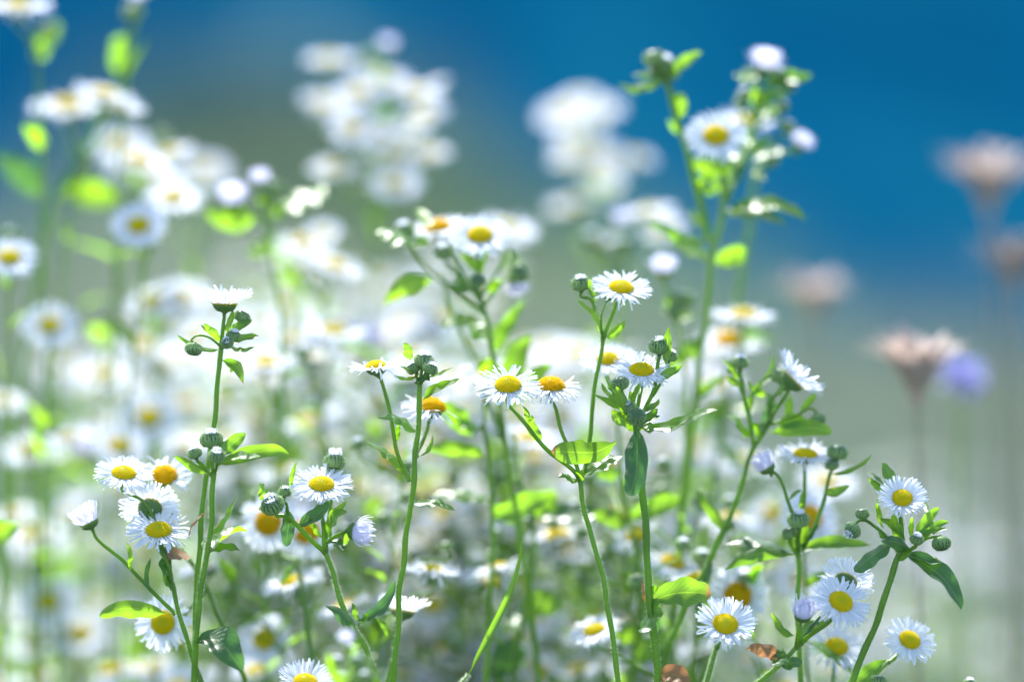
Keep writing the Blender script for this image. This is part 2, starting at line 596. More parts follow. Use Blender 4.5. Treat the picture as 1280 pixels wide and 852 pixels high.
def budtip_mesh(name, seed, n=60, h=1.3, r=2.0, m_=None):
    """the pale ray tips that show at the top of an opening bud"""
    rng = random.Random(seed)
    bm = bmesh.new()
    for i in range(n):
        az = rng.uniform(0, 6.283)
        rr = r * math.sqrt(rng.random())
        c = Vector((math.cos(az) * rr, math.sin(az) * rr, 1.2)) * MM
        o = Vector((math.cos(az), math.sin(az), 0))
        t = Vector((-math.sin(az), math.cos(az), 0))
        top = c + (Vector((0, 0, h * rng.uniform(0.7, 1.1))) + o * rng.uniform(-0.1, 0.35) * rr * 0.6) * MM
        w = 0.2 * MM
        a, b_, c2, d2, e_ = bm.verts.new(c - t * w), bm.verts.new(c + t * w), bm.verts.new(top + t * w * 0.7), bm.verts.new(top - t * w * 0.7), bm.verts.new(top + o * 0.1 * MM + Vector((0, 0, 0.25 * MM)))
        bm.faces.new((a, b_, c2, d2))
        bm.faces.new((d2, c2, e_))
    return finish(bm, name, m_ or M_PETAL)


PET = {
    'flat': [petals_mesh('petals_flat', s, 118, 5, 6, -6, 5.7) for s in (1, 2, 3)],
    'droop': [petals_mesh('petals_drooping', s, 108, -8, 11, -14, 5.7) for s in (4, 5)],
    'up': [petals_mesh('petals_raised', s, 116, 24, 7, -10, 5.7) for s in (6, 7)],
    'cup': [petals_mesh('petals_cupped', s, 104, 46, 8, -16, 6.2) for s in (8, 9)],
    'ragged': [petals_mesh('petals_ragged', 10, 92, 2, 11, -18, 5.5, ((150, 270),)), petals_mesh('petals_ragged', 11, 96, -4, 12, -10, 5.6, ((200, 330),))],
    'wilted': [petals_mesh('petals_wilted', s, 70, -18, 22, -55, 5.4) for s in (21, 22)],
    'sparse': [petals_mesh('petals_sparse', 12, 84, 3, 10, -10, 6.0, (), None, 3.4, 1.0), petals_mesh('petals_sparse', 13, 78, 8, 10, -16, 6.0, (), None, 3.4, 1.05)],
    'closed': [petals_mesh('petals_half_closed', s, 120, 58, 9, 26, 6.8, (), M_LILAC, 3.0, 0.8) for s in (14, 15)],
    'tight': [petals_mesh('petals_closing', s, 120, 46, 11, 66, 6.6, (), M_LILAC, 3.0, 0.75, 0.25) for s in (16, 17)],
}
DISC = [disc_mesh('disc_florets', 1), disc_mesh('disc_florets', 2, 3.1, 2.3, 0.15), disc_mesh('disc_florets', 3, 3.2, 1.9, 0.0, M_DISC)]
DISCOLD = [disc_mesh('disc_florets_old', 4, 3.3, 2.6, 0.6, M_DISCOLD)]
CUP = [cup_mesh('involucre', 1), cup_mesh('involucre', 2)]
CUPN = [cup_mesh('involucre_narrow', 3, 0.97)]
BUD = [bud_mesh('green_bud', s) for s in (1, 2, 3)]
TIP = [budtip_mesh('bud_tip', 1, 70, 1.1, 1.7), budtip_mesh('bud_tip', 2, 90, 1.9, 2.0)]


def leaf_grid(bm, path, width_dir, W, fold=0.25, wav=0.0, seed=0, pointed=0.8):
    """lanceolate blade along path; width_dir(i) gives the width direction at step i"""
    rng = random.Random(seed)
    n = len(path) - 1
    uvl = bm.loops.layers.uv.verify()
    rows = []
    ph = rng.uniform(0, 6)
    lob = rng.uniform(0, 50)
    norm = max(((x / 40) ** 0.62) * ((1 - x / 40) ** pointed) for x in range(41))
    for i, p_ in enumerate(path):
        v = i / n
        t = (path[min(i + 1, n)] - path[max(i - 1, 0)]).normalized()
        wd = width_dir(v, t)
        nrm = t.cross(wd).normalized()
        w = W * 0.5 * max(0.02, ((max(v, 0.015)) ** 0.62) * ((1 - v) ** pointed) / norm)
        if v < 0.12:
            w = max(w * v / 0.12, W * 0.05)
        row = []
        for j in (-2, -1, 0, 1, 2):
            x = j / 2
            ed = 1 + 0.26 * noise.noise(Vector((v * 5.5, lob + (9 if x > 0 else 0), 0.5)))
            off = wd * (x * w * ed) + nrm * (fold * abs(x) ** 1.3 * w + wav * w * math.sin(v * 17 + ph + (2 if x > 0 else 0)) * abs(x))
            row.append((bm.verts.new(p_ + off), (x * 0.5 + 0.5, v)))
        rows.append(row)
    for i in range(n):
        for j in range(4):
            q = (rows[i][j], rows[i][j + 1], rows[i + 1][j + 1], rows[i + 1][j])
            f = bm.faces.new([a for a, _ in q])
            for lp, (_, u) in zip(f.loops, q):
                lp[uvl].uv = u


def joined(name, meshes):
    bm = bmesh.new()
    mats = []
    for me in meshes:
        n0 = len(bm.faces)
        bm.from_mesh(me)
        bm.faces.ensure_lookup_table()
        for f in bm.faces[n0:]:
            f.material_index += len(mats)
        mats += list(me.materials)
    return finish(bm, name, mats)


# heads of the plants far behind: petals, disc and cup in one mesh (too soft in the photo to show parts)
FARHEAD = {k: [joined('far_flower_head', (CUP[i % 2], p_, DISC[i % 3])) for i, p_ in enumerate(PET[k])] for k in ('flat', 'up', 'droop', 'ragged', 'closed', 'cup', 'wilted')}


# shared leaf shapes for the soft plants behind: along +X, up +Z, 1 unit long
SHARED_LEAF = []
for k_, (W_, dr_) in enumerate(((0.24, 0.15), (0.30, 0.35), (0.18, 0.05), (0.36, 0.25), (0.14, -0.15), (0.28, 0.6))):
    bm = bmesh.new()
    path = [Vector((s, 0.04 * math.sin(s * 3 + k_), 0.25 * s - dr_ * s * s)) for s in [i / 9 for i in range(10)]]
    leaf_grid(bm, path, lambda v, t: Vector((0, 1, 0)), W_, 0.3, 0.12, k_)
    SHARED_LEAF.append(finish(bm, 'soft_leaf', M_LEAF))

GROUP = 'white fleabane daisies in the meadow'
BASES = []


class Plant:
    """one daisy plant: an Empty at its foot on the ground, with stem, branch, leaf, bud and flower_head parts"""

    def __init__(self, label, d, seed=0, name='daisy_plant', cat='daisy plant', group=GROUP, hairy=True, sides=12):
        self.d, self.rng, self.label, self.name, self.cat, self.group = d, random.Random(seed * 7 + 3), label, name, cat, group
        self.hairy, self.sides = hairy, sides
        self.items = []
        self.base = None
        self.far = False

    def w(self, p_):
        return at(p_[0], p_[1], self.d + (p_[2] * MM if len(p_) > 2 else 0))

    def stem(self, pts, r0=4.5, r1=3.5, mat_=None, lean=0.35):
        r0, r1 = r0 * 0.68, r1 * 0.68
        P = [self.w(p_) for p_ in pts]                 # top first
        P = P[::-1]
        low, nxt = P[0], P[1]
        dr = (low - nxt)
        dr = dr / max(1e-6, -dr.z) if dr.z < -1e-5 else Vector((0, 0, -1))
        hz = low.z
        foot = Vector((low.x + dr.x * hz * lean, low.y + dr.y * hz * lean, -0.004))
        mid = low.lerp(foot, 0.45) + Vector((dr.x * hz * 0.10, 0, 0))
        self.base = Vector((foot.x, foot.y, 0))
        path = [foot, mid] + smooth_path(P, 7)
        bm = bmesh.new()
        s = S(self.d)
        n = len(path)
        tube(bm, path, r0 * s, r1 * s, self.sides, 0.07 if self.sides > 8 else 0, 2600 if self.hairy else 0, self.rng)
        self.items.append(('stem', finish(bm, 'stem', [mat_ or M_STEM, M_HAIR]), None, None, None, ()))

    def branch(self, P, r0=3.2, r1=2.4, name='branch', mat_=None):
        bm = bmesh.new()
        s = S(self.d)
        r0, r1 = r0 * 0.80, r1 * 0.80
        tube(bm, smooth_path(P, 6), r0 * s, r1 * s, self.sides, 0.06 if self.sides > 8 else 0, 2200 if self.hairy else 0, self.rng)
        self.items.append((name, finish(bm, name, [mat_ or M_STEM, M_HAIR]), None, None, None, ()))

    def head(self, px, py, n=(0, 0.85, 0.5), w=78, kind='flat', dz=0, via=None, r=2.6, old=False, label=None, spin=None):
        pos = self.w((px, py, dz))
        nv = vec(*n)
        sc = w * S(self.d) / 0.018
        q = Vector((0, 0, 1)).rotation_difference(nv)
        from mathutils import Quaternion
        q = q @ Quaternion((0, 0, 1), self.rng.uniform(0, 6.283) if spin is None else rad(spin))
        pet = self.rng.choice(PET[kind])
        ds = self.rng.choice(DISCOLD if old else DISC)
        narrow = kind in ('closed', 'tight')
        sub = [('petals', pet)] + ([] if narrow else [('disc', ds)])
        # the disc centre sits at the pixel, the cup a little below
        loc = pos - nv * 1.0 * MM * sc
        if self.far:
            self.items.append(('flower_head', self.rng.choice(FARHEAD[kind]), loc, q, sc, (), label))
        else:
            self.items.append(('flower_head', self.rng.choice(CUPN if narrow else CUP), loc, q, sc, sub, label))
        neck = loc - nv * 2.6 * MM * sc
        if via:
            V = [self.w(p_) for p_ in via]
            pre = neck - nv * min(3.5 * MM, (neck - V[-1]).length * 0.35)
            self.branch(V + [pre, neck + nv * 0.3 * MM * sc], r * 1.15, r * 0.9)
        return neck

    def bud(self, px, py, n=(0, 1, 0.1), w=22, dz=0, via=None, r=2.2, tip=0):
        pos = self.w((px, py, dz))
        nv = vec(*n)
        sc = w * S(self.d) / 0.0052
        q = Vector((0, 0, 1)).rotation_difference(nv)
        if not tip and self.rng.random() < 0.35:
            tip = 1
        sub = [('bud_tip', TIP[tip - 1])] if tip else []
        self.items.append(('bud', self.rng.choice(BUD), pos, q, sc, sub, None))
        neck = pos - nv * 2.4 * MM * sc
        if via:
            V = [self.w(p_) for p_ in via]
            pre = neck - nv * min(2.5 * MM, (neck - V[-1]).length * 0.35)
            self.branch(V + [pre, neck], r * 1.1, r * 0.9)

    def leaf(self, b, t, w=16, bend=0.0, roll=30, dzt=0, dz=0, mat_=None, fold=0.25, wav=0.14, twist=0, pointed=0.8, name='leaf', label=None):
        """blade from pixel b to pixel t, w pixels wide; bend = sideways bow in pixels (up positive); roll 0 faces the camera, 90 faces up"""
        if roll >= 54:
            w, roll = w * 1.6, 64
        d = self.d
        A = self.w((b[0], b[1], (b[2] if len(b) > 2 else 0) + dz))
        B = self.w((t[0], t[1], (t[2] if len(t) > 2 else 0) + dz + dzt))
        ax = (B - A)
        scr = UP * ax.dot(RIGHT) - RIGHT * ax.dot(UP)           # screen perpendicular
        if scr.length < 1e-7:
            scr = UP.copy()
        scr.normalize()
        if scr.dot(UP) < 0:
            scr = -scr
        ctrl = A.lerp(B, 0.5) + scr * (bend * 2 * S(d))
        L_ = (B - A).length
        wob = [Vector((self.rng.uniform(-1, 1), self.rng.uniform(-1, 1), self.rng.uniform(-1, 1))) * L_ * 0.035 for _ in range(2)]
        path = [(wob[0] * math.sin(s * 3.14) + wob[1] * math.sin(s * 6.28) + A * (1 - s) ** 2 + ctrl * 2 * s * (1 - s) + B * s * s) for s in [i / 18 for i in range(19)]]

        def wdir(v, tg):
            a = rad(roll + twist * v)
            wd = scr * math.cos(a) - FWD * math.sin(a) * -1
            wd = wd - tg * wd.dot(tg)
            return wd.normalized()
        bm = bmesh.new()
        leaf_grid(bm, path, wdir, w * S(d), fold, wav, self.rng.randrange(9999), pointed)
        self.items.append((name, finish(bm, name, mat_ or M_LEAF), None, None, None, (), label))

    def soft_leaf(self, pos, az, tilt, length):
        from mathutils import Euler
        q = Euler((self.rng.uniform(-0.5, 0.5), -tilt, az), 'XYZ').to_quaternion()
        self.items.append(('leaf', self.rng.choice(SHARED_LEAF), pos, q, length, (), None))

    def done(self):
        root = bpy.data.objects.new(self.name, None)
        root.empty_display_size = 0.02
        COL.objects.link(root)
        root.location = self.base
        root['label'] = self.label
        root['category'] = self.cat
        if self.group:
            root['group'] = self.group
        for it in self.items:
            name, me, loc, q, sc, sub = it[:6]
            if loc is None:
                me.transform(Matrix.Translation(-self.base))
                o = link(name, me, root)
            else:
                o = link(name, me, root, loc - self.base, q, sc)
            if len(it) > 6 and it[6]:
                o['label'] = it[6]
            for sn, sm in sub:
                link(sn, sm, o)
        BASES.append(root)
        return root


def auto_plant(label, d, heads, foot, seed, nleaf=8, buds=(), rstem=3.4, node=None, lean=0.2, leaf_scale=1.0, name='daisy_plant', hairy=False, far=False):
    """a plant out of the plane of focus: heads = (px, py, apparent width, kind)"""
    if not far:
        d = FOCUS + (d - FOCUS) * (1.0 if d < 1.37 else 0.78)
    P = Plant(label, d, seed, hairy=hairy, sides=7)
    P.far = far
    g = P.rng
    xs = [h[0] for h in heads] + [b_[0] for b_ in buds]
    ys = [h[1] for h in heads] + [b_[1] for b_ in buds]
    cx = sum(xs) / len(xs)
    top = min(ys) + 18
    low = max(ys) + g.uniform(45, 90)
    if node:
        cx, top = node
    pts = [(cx, top), (cx + (foot - cx) * 0.15 + g.uniform(-5, 5), (top + low) / 2), (cx + (foot - cx) * 0.35, low), (cx + (foot - cx) * 0.75, low + 160)]
    P.stem(pts, rstem, rstem * 0.6, lean=lean)

    def on_stem(y):
        for (xa, ya), (xb, yb) in zip(pts, pts[1:]):
            if y <= yb:
                f = max(0, (y - ya) / max(1, yb - ya))
                return (xa + (xb - xa) * f, max(y, ya), 0)
        return (*pts[-1], 0)
    for h in heads:
        px, py, w, kind = h[:4]
        dz = g.uniform(-22, 22) * min(1.0, w / 60)
        s = on_stem(py + g.uniform(40, 75) + abs(px - cx) * 0.35)
        mid = ((s[0] * 0.45 + px * 0.55), (s[1] * 0.5 + (py + 12) * 0.5), dz * 0.6)
        n = h[4] if len(h) > 4 else (g.uniform(-0.3, 0.3), 0.85, g.uniform(0.1, 0.75))
        P.head(px, py, n, w, kind, dz, [s, mid], 1.9 * w / 70)
    for px, py, w in buds:
        s = on_stem(py + g.uniform(30, 60))
        P.bud(px, py, (g.uniform(-0.4, 0.4), 1, 0.1), w, g.uniform(-10, 10), [s, ((s[0] + px) / 2, (s[1] + py) / 2 + 4, 0)], 1.6)
    sc = S(d)
    for i in range(nleaf):
        y = top + 15 + (low + 120 - top) * (i + g.random()) / nleaf
        s = P.w(on_stem(y))
        P.soft_leaf(s, g.uniform(0, 6.283), g.uniform(0.1, 1.0), g.uniform(0.010, 0.024) * leaf_scale * (1 if far or d < 1.29 and hairy else 0.8))
    P.done()
    return P


# ------------------------------------------------------------------ the setting: ground, blue backdrop, hills
def ground_at(px, py):
    d = (at(px, py, 1.0) - CAMP)
    t = -CAM_H / d.z
    return CAMP + d * t


blue_edge_px = [(-900, 340), (-300, 330), (0, 290), (70, 220), (130, 140), (200, 75), (300, 40), (410, 60), (510, 135), (610, 215), (720, 280), (850, 340), (1000, 385), (1280, 440), (1700, 470), (2300, 480)]
blue_edge = [ground_at(x, y) for x, y in blue_edge_px]


def blue_edge_y(x):
    if x <= blue_edge[0].x:
        return blue_edge[0].y
    for a, b_ in zip(blue_edge, blue_edge[1:]):
        if a.x <= x <= b_.x:
            return a.y + (b_.y - a.y) * (x - a.x) / max(1e-6, b_.x - a.x)
    return blue_edge[-1].y


def ground_z(x, y):
    sy = blue_edge_y(max(-20, min(20, x)))
    if y < sy:
        z = min(0.0, 0.0)
        k = max(0, min(1, 1 - (sy - y) / 0.5))
        return -0.02 * k + 0.012 * noise.noise(Vector((x * 0.7, y * 0.7, 0)))*(1-k) * (1 if y > 2.6 else 0)
    if y < 320:
        return -0.02 - min(1.6, (y - sy) * 0.35)
    return -1.6 + min(1.0, (y - 320) / 60) * 3.0


bm = bmesh.new()
xs = [-2500, -900, -300, -100, -40, -20, -12] + [-9 + 0.15 * i for i in range(121)] + [12, 20, 40, 100, 300, 900, 2500]
ys = [-2500, -600, -100, -20, -5, 0, 1, 2] + [2.5 + 0.15 * i for i in range(130)] + [24, 27, 31, 37, 45, 60, 90, 140, 220, 320, 330, 345, 380, 500, 900, 2500]
grid = [[bm.verts.new((x, y, ground_z(x, y))) for x in xs] for y in ys]
for j in range(len(ys) - 1):
    for i in range(len(xs) - 1):
        bm.faces.new((grid[j][i], grid[j][i + 1], grid[j + 1][i + 1], grid[j + 1][i]))
o = link('ground', finish(bm, 'ground', M_GROUND))
o['kind'] = 'structure'
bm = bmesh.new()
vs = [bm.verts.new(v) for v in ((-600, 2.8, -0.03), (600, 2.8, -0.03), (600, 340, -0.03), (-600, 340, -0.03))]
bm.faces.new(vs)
o = link('blue_backdrop', finish(bm, 'blue_backdrop', M_BLUE))  # added flat sheet, stands in for the shaded blue distance
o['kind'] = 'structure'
bm = bmesh.new()
hx = [-1500 + 40 * i for i in range(76)]
hy = [340 + 30 * i for i in range(22)]
hg = []
for y in hy:
    f = (y - 340) / 630
    hg.append([bm.verts.new((x, y, -1 + math.sin(min(1, f * 1.3) * math.pi / 2) * (70 + 50 * noise.noise(Vector((x * 0.003, 2.2, 0))) + 18 * noise.noise(Vector((x * 0.012, y * 0.012, 1)))))) for x in hx])
for j in range(len(hy) - 1):
    for i in range(len(hx) - 1):
        bm.faces.new((hg[j][i], hg[j][i + 1], hg[j + 1][i + 1], hg[j + 1][i]))
o = link('hills', finish(bm, 'hills', M_HILL))
o['kind'] = 'structure'

#__GRASS__


def grass_mesh(name, spots, mats):
    rng = random.Random(5)
    bm = bmesh.new()
    uvl = bm.loops.layers.uv.verify()
    for x, y, h, w, mi in spots:
        z = ground_z(x, y) - 0.004
        az = rng.uniform(0, 6.283)
        ln = rng.uniform(0.1, 0.5)
        out_ = Vector((math.cos(az), math.sin(az), 0))
        sd = Vector((-math.sin(az), math.cos(az), 0))
        prev = None
        for k in range(5):
            s = k / 4
            c = Vector((x, y, z)) + Vector((0, 0, h * (s - 0.25 * ln * s * s))) + out_ * (h * ln * s * s)
            ww = w * (1 - s) ** 0.7 * 0.5 + 0.00005
            row = [(bm.verts.new(c - sd * ww), (0.2, s)), (bm.verts.new(c + sd * ww), (0.8, s))]
            if prev:
                q = (prev[0], prev[1], row[1], row[0])
                f = bm.faces.new([a for a, _ in q])
                f.material_index = mi
                for lp, (_, u) in zip(f.loops, q):
                    lp[uvl].uv = u
            prev = row
    return finish(bm, name, mats)


rng = random.Random(77)
spots = []
while len(spots) < 26000:
    y = 1.35 + 9 * rng.random() ** 1.5
    x = rng.uniform(-1, 1) * (0.35 + 0.22 * y)
    if y > blue_edge_y(x) - 0.1:
        continue
    hmax = (0.16 if y < 2 else 0.20) * (0.6 + 0.8 * noise.noise(Vector((x * 3, y * 3, 5))))
    straw = noise.noise(Vector((x * 0.9, y * 0.9, 9))) + rng.uniform(-0.5, 0.5) > -0.05
    spots.append((x, y, max(0.05, hmax * rng.uniform(0.5, 1.2)), rng.uniform(0.002, 0.004), 1 if straw else 0))
o = link('grass', grass_mesh('grass', spots, [M_GRASS, M_STRAW]))
o['kind'] = 'stuff'

# sedge tufts on the spit of the bank
def sedge(px, py, h, rw, n, seed, label):
    c = ground_at(px, py)
    r = random.Random(seed)
    sp = [(r.gauss(0, rw * 0.4), r.gauss(0, rw * 0.4), h * r.uniform(0.5, 1.0), 0.008, 0) for _ in range(n)]
    bm_sp = [(c.x + a, c.y + b_, hh, w, mi) for a, b_, hh, w, mi in sp]
    me = grass_mesh('sedge_tuft', bm_sp, [M_SEDGE])
    me.transform(Matrix.Translation(-Vector((c.x, c.y, 0))))
    o_ = link('sedge_tuft', me, None, (c.x, c.y, 0))
    o_['label'] = label
    o_['category'] = 'sedge tuft'
    o_['group'] = 'sedge tufts on the bank'


sedge(300, 215, 0.30, 0.5, 900, 1, 'broad blurred green sedge tuft between the two white bokeh clusters on the bank')
sedge(560, 310, 0.16, 0.4, 600, 2, 'low hazy green sedge tuft on the bank below the blue backdrop')

# ------------------------------------------------------------------ plants in the plane of focus (traced)
D0 = FOCUS

# tall stem with the side-on cupped flower
P = Plant('tall straight daisy stem topped by one cupped white flower seen side-on, small green buds below', D0 + 0.006, 1)
P.stem([(277, 425), (274, 450), (270, 495), (263, 570), (254, 640), (247, 720), (243, 800)], 5.0, 4.0)
P.head(281, 376, (0.02, 1, 0.05), 78, 'cup', 0, [(277, 425, 0), (279, 405, 0)], 2.6, spin=20)
P.bud(242, 437, (-0.15, -1, 0.2), 20, -3, [(275, 432, 0), (262, 420, -2), (248, 417, -3), (240, 423, -3)], 1.7)
P.bud(292, 419, (0.15, 1, 0.2), 17, -4, [(277, 436, 0), (286, 430, -3)], 1.8)
P.bud(303, 395, (0.4, 1, 0.0), 19, 4, [(277, 432, 0), (290, 412, 3)], 1.8, tip=1)
P.bud(284, 428, (-0.2, 0.6, 0.8), 15, -6)
P.leaf((275, 436), (221, 418), 9, -6, 45, -4)
P.leaf((277, 428), (254, 404), 11, 2, 25, -3)
P.leaf((270, 420), (251, 406), 6, 0, 30, 2)
P.leaf((283, 418), (291, 386), 9, 0, 20, 0)
P.leaf((290, 415), (315, 399), 12, 2, 10, 3)
P.leaf((284, 432), (324, 420), 12, 3, 40, 2)
P.leaf((286, 432), (319, 433), 8, -7, 60, -3)
P.leaf((277, 450), (304, 479), 13, 8, 15, -5, mat_=M_LEAFTIP, twist=-20)
P.leaf((279, 452), (291, 464), 9, 2, 70, 4)
P.done()

# plant with the bud cluster and the bright leaf, in front of it
P = Plant('thick daisy stem ending in woolly green buds and a bright lime leaf, no open flower', D0 - 0.004, 2)
P.stem([(267, 588), (266, 620), (265, 655), (258, 700), (251, 745), (246, 800)], 5.0, 4.8)
P.bud(264, 548, (-0.05, 1, 0.15), 26, 2, [(266, 590, 0), (263, 572, 1)], 2.6, tip=1)
P.bud(243, 566, (-0.35, 1, 0.0), 17, 0, [(266, 596, 0), (254, 582, 0)], 2.3, tip=1)
P.bud(271, 569, (0.05, 0.9, 0.5), 20, -5, [(268, 590, 0), (270, 582, -3)], 2.2)
P.bud(280, 556, (0.3, 1, 0.0), 15, 6, [(269, 585, 2), (277, 570, 5)], 2.0)
P.leaf((281, 570), (307, 541), 19, 3, 12, 2)
P.leaf((272, 581), (361, 567), 20, 5, 22, 6, dz=2, pointed=0.6)
P.leaf((272, 580), (326, 570), 11, 3, 68, -7)
P.leaf((262, 588), (218, 570), 12, -3, 30, -3)
P.leaf((262, 594), (248, 578), 7, -2, 45, 2)
P.leaf((265, 668), (297, 619), 17, -4, 52, -4, twist=25, mat_=M_LEAF)
P.leaf((262, 692), (309, 664), 24, 5, 55, 10, mat_=M_LEAFTIP, fold=0.5, twist=20)
P.leaf((262, 690), (300, 688), 13, 3, 72, 2)
P.leaf((258, 640), (236, 673), 4, 5, 40, -4, mat_=M_DRYLEAF, wav=0.6, name='dry_leaf', label='shrivelled brown twist of a leaf')
P.leaf((241, 804), (303, 838), 38, 17, 50, -8, mat_=M_LEAFDARK, fold=0.35, pointed=0.7, twist=-35)
P.done()

# left group of five flowers
P = Plant('slender branching daisy with four white flowers and one half closed lilac head', D0, 3)
P.stem([(212, 725), (222, 765), (236, 800), (247, 835), (252, 852), (262, 900)], 5.2, 3.6)
P.head(198, 660, (0.0, 0.82, 0.55), 82, 'sparse', 0, [(212, 725, 0), (206, 700, 0)], 2.9)
P.head(110, 650, (-0.42, 0.85, 0.05), 64, 'closed', 4, [(219, 768, 0), (190, 742, 1), (155, 702, 3)], 2.7)
P.head(155, 589, (0.12, 0.86, 0.48), 78, 'flat', 6, [(208, 706, 1), (196, 660, 4), (180, 628, 6)], 2.4)
P.head(205, 592, (0.05, 0.8, 0.6), 78, 'ragged', 16, [(210, 712, 1), (216, 665, 10), (212, 625, 15)], 2.3, old=True, spin=40)
P.head(188, 634, (0.05, 0.42, -0.9), 80, 'flat', 10, [(209, 708, 1), (204, 680, 4), (193, 655, 5)], 2.3)
P.leaf((207, 766), (124, 770), 23, 9, 20, -6, pointed=0.6)
P.leaf((162, 712), (158, 678), 8, 4, 40, 0)
P.leaf((190, 738), (189, 697), 9, -5, 50, 0, mat_=M_LEAFDARK)
P.leaf((214, 738), (212, 676), 16, -3, 60, 3, mat_=M_LEAFDARK)
P.leaf((215, 728), (206, 718), 9, -3, 60, -3)
P.leaf((212, 700), (233, 690), 15, 2, 60, 12, mat_=M_DRYLEAF, name='dry_leaf', label='curled orange brown leaf')
P.done()

P = Plant('dark thin leaning daisy stem crossing behind the thick budded stem', D0 + 0.03, 4)
P.stem([(226, 686), (240, 705), (258, 735), (280, 790), (305, 846)], 4.6, 3.6)
P.head(203, 777, (-0.1, 0.25, 0.95), 76, 'droop', -12, [(258, 735, 0), (232, 770, -5)], 2.4)
P.leaf((226, 690), (208, 672), 14, 0, 40, 4)
P.done()

# plant right of it: one broad flower, big buds, lilac bud
P = Plant('daisy with one broad open flower, large woolly buds and a nodding lilac bud beside it', D0 + 0.002, 5)
P.stem([(406, 690), (413, 715), (425, 745), (440, 782), (454, 808), (475, 860)], 5.2, 4.4)
P.head(402, 603, (0.03, 0.86, 0.52), 81, 'flat', 0, [(406, 690, 0), (405, 660, 0)], 3.0)
P.bud(418, 576, (0.03, 1, -0.15), 25, 9, [(408, 690, 0), (412, 640, 6), (415, 602, 9)], 2.4, tip=2)
P.bud(340, 630, (-0.3, 0.75, 0.6), 27, -3, [(406, 690, 0), (385, 670, -1), (360, 645, -2)], 3.3)
P.bud(356, 614, (0.1, 1, 0.1), 15, 1, [(360, 648, -1), (358, 630, 0)], 2.2)
P.head(446, 664, (0.9, -0.15, 0.25), 62, 'tight', -2, [(409, 678, 0), (424, 668, -1), (436, 662, -2)], 2.2)
P.leaf((357, 634), (358, 683), 17, 4, 12, -3, mat_=M_LEAFDARK, pointed=0.55)
P.leaf((373, 655), (412, 627), 18, -3, 35, -6, mat_=M_LEAFDARK, pointed=0.5)
P.leaf((333, 625), (324, 603), 16, 2, 58, -2)
P.leaf((362, 610), (371, 577), 7, 0, 30, 0)
P.leaf((412, 652), (433, 626), 9, 2, 15, 2)
P.leaf((411, 672), (434, 640), 18, 5, 60, -4)
P.leaf((344, 640), (323, 637), 9, 3, 30, -2)
P.leaf((413, 676), (428, 688), 13, 1, 55, -4, mat_=M_LEAFDARK)
P.leaf((430, 682), (437, 655), 8, -2, 12, -1)
P.leaf((404, 672), (384, 645), 8, 0, 55, -3)
P.leaf((450, 808), (406, 756), 22, 8, 50, -6, mat_=M_LEAFDARK, fold=0.4)
P.leaf((448, 775), (494, 726), 17, -9, 35, -4, mat_=M_LEAFDARK, pointed=0.6)
P.leaf((449, 776), (440, 753), 9, 0, 35, 2)
P.leaf((449, 777), (461, 768), 10, -2, 60, -5)
P.done()

P = Plant('short daisy with two drooping soft flowers hanging behind the large woolly bud', D0 + 0.045, 6)
P.stem([(372, 700), (380, 760), (392, 850)], 4.6, 3.5)
P.head(335, 652, (-0.1, 0.25, 0.95), 78, 'droop', 0, [(372, 700, 0), (350, 690, 6)], 2.6, old=True)
P.head(383, 663, (0.0, 0.45, 0.9), 78, 'droop', 8, [(372, 712, 0), (380, 690, 10)], 2.6, old=True)
P.leaf((372, 705), (350, 730), 14, 3, 40, 0)
P.done()

# stem with the terminal bud trio
P = Plant('upright daisy stem carrying three pale buds on top and two side-on white flowers under them', D0 + 0.004, 7)
P.stem([(525, 478), (524, 510), (522, 555), (517, 600), (509, 660), (502, 720), (498, 770), (492, 830)], 5.0, 4.6)
P.bud(530, 449, (0.1, 1, 0.2), 22, 0, [(525, 480, 0), (527, 466, 0)], 2.5, tip=1)
P.bud(517, 459, (-0.5, 0.8, 0.1), 18, 2, [(525, 480, 0), (521, 470, 1)], 2.3, tip=1)
P.bud(538, 460, (0.4, 0.9, 0.1), 18, -3, [(525, 480, 0), (533, 470, -2)], 2.3, tip=1)
P.head(470, 456, (-0.08, 0.99, 0.12), 70, 'flat', 0, [(512, 602, 0), (497, 560, 0), (486, 510, 0), (475, 475, 0)], 2.6)
P.head(540, 506, (0.12, 0.93, 0.30), 82, 'ragged', 12, [(521, 570, 2), (532, 540, 9), (536, 522, 12)], 2.6, old=True, spin=90)
P.leaf((513, 450), (504, 428), 13, 2, 15, 0)
P.leaf((521, 470), (494, 468), 6, -3, 40, 0)
P.leaf((519, 464), (500, 457), 5, 0, 40, 0)
P.leaf((520, 476), (537, 476), 12, 2, 55, -4, mat_=M_LEAFDARK)
P.leaf((529, 500), (575, 473), 14, 4, 35, -4, twist=20)
P.leaf((530, 471), (566, 459), 5, -4, 60, -5)
P.leaf((521, 541), (472, 522), 15, 7, 66, -6)
P.leaf((494, 552), (500, 530), 8, 0, 15, 1)
P.leaf((508, 592), (458, 552), 13, 5, 58, -4)
P.leaf((515, 630), (569, 638), 13, 5, 68, -3)
P.leaf((524, 570), (540, 542), 6, -7, 40, 0)
P.done()

P = Plant('low daisy flower with upturned petals seen side-on between two leaning stems', D0 + 0.02, 8)
P.stem([(497, 775), (492, 800), (485, 850)], 4.0, 3.2)
P.head(504, 760, (0.12, 0.95, -0.1), 74, 'cup', 0, [(497, 785, 0), (501, 772, 0)], 2.6)
P.leaf((492, 800), (470, 770), 12, 2, 40, 0)
P.done()

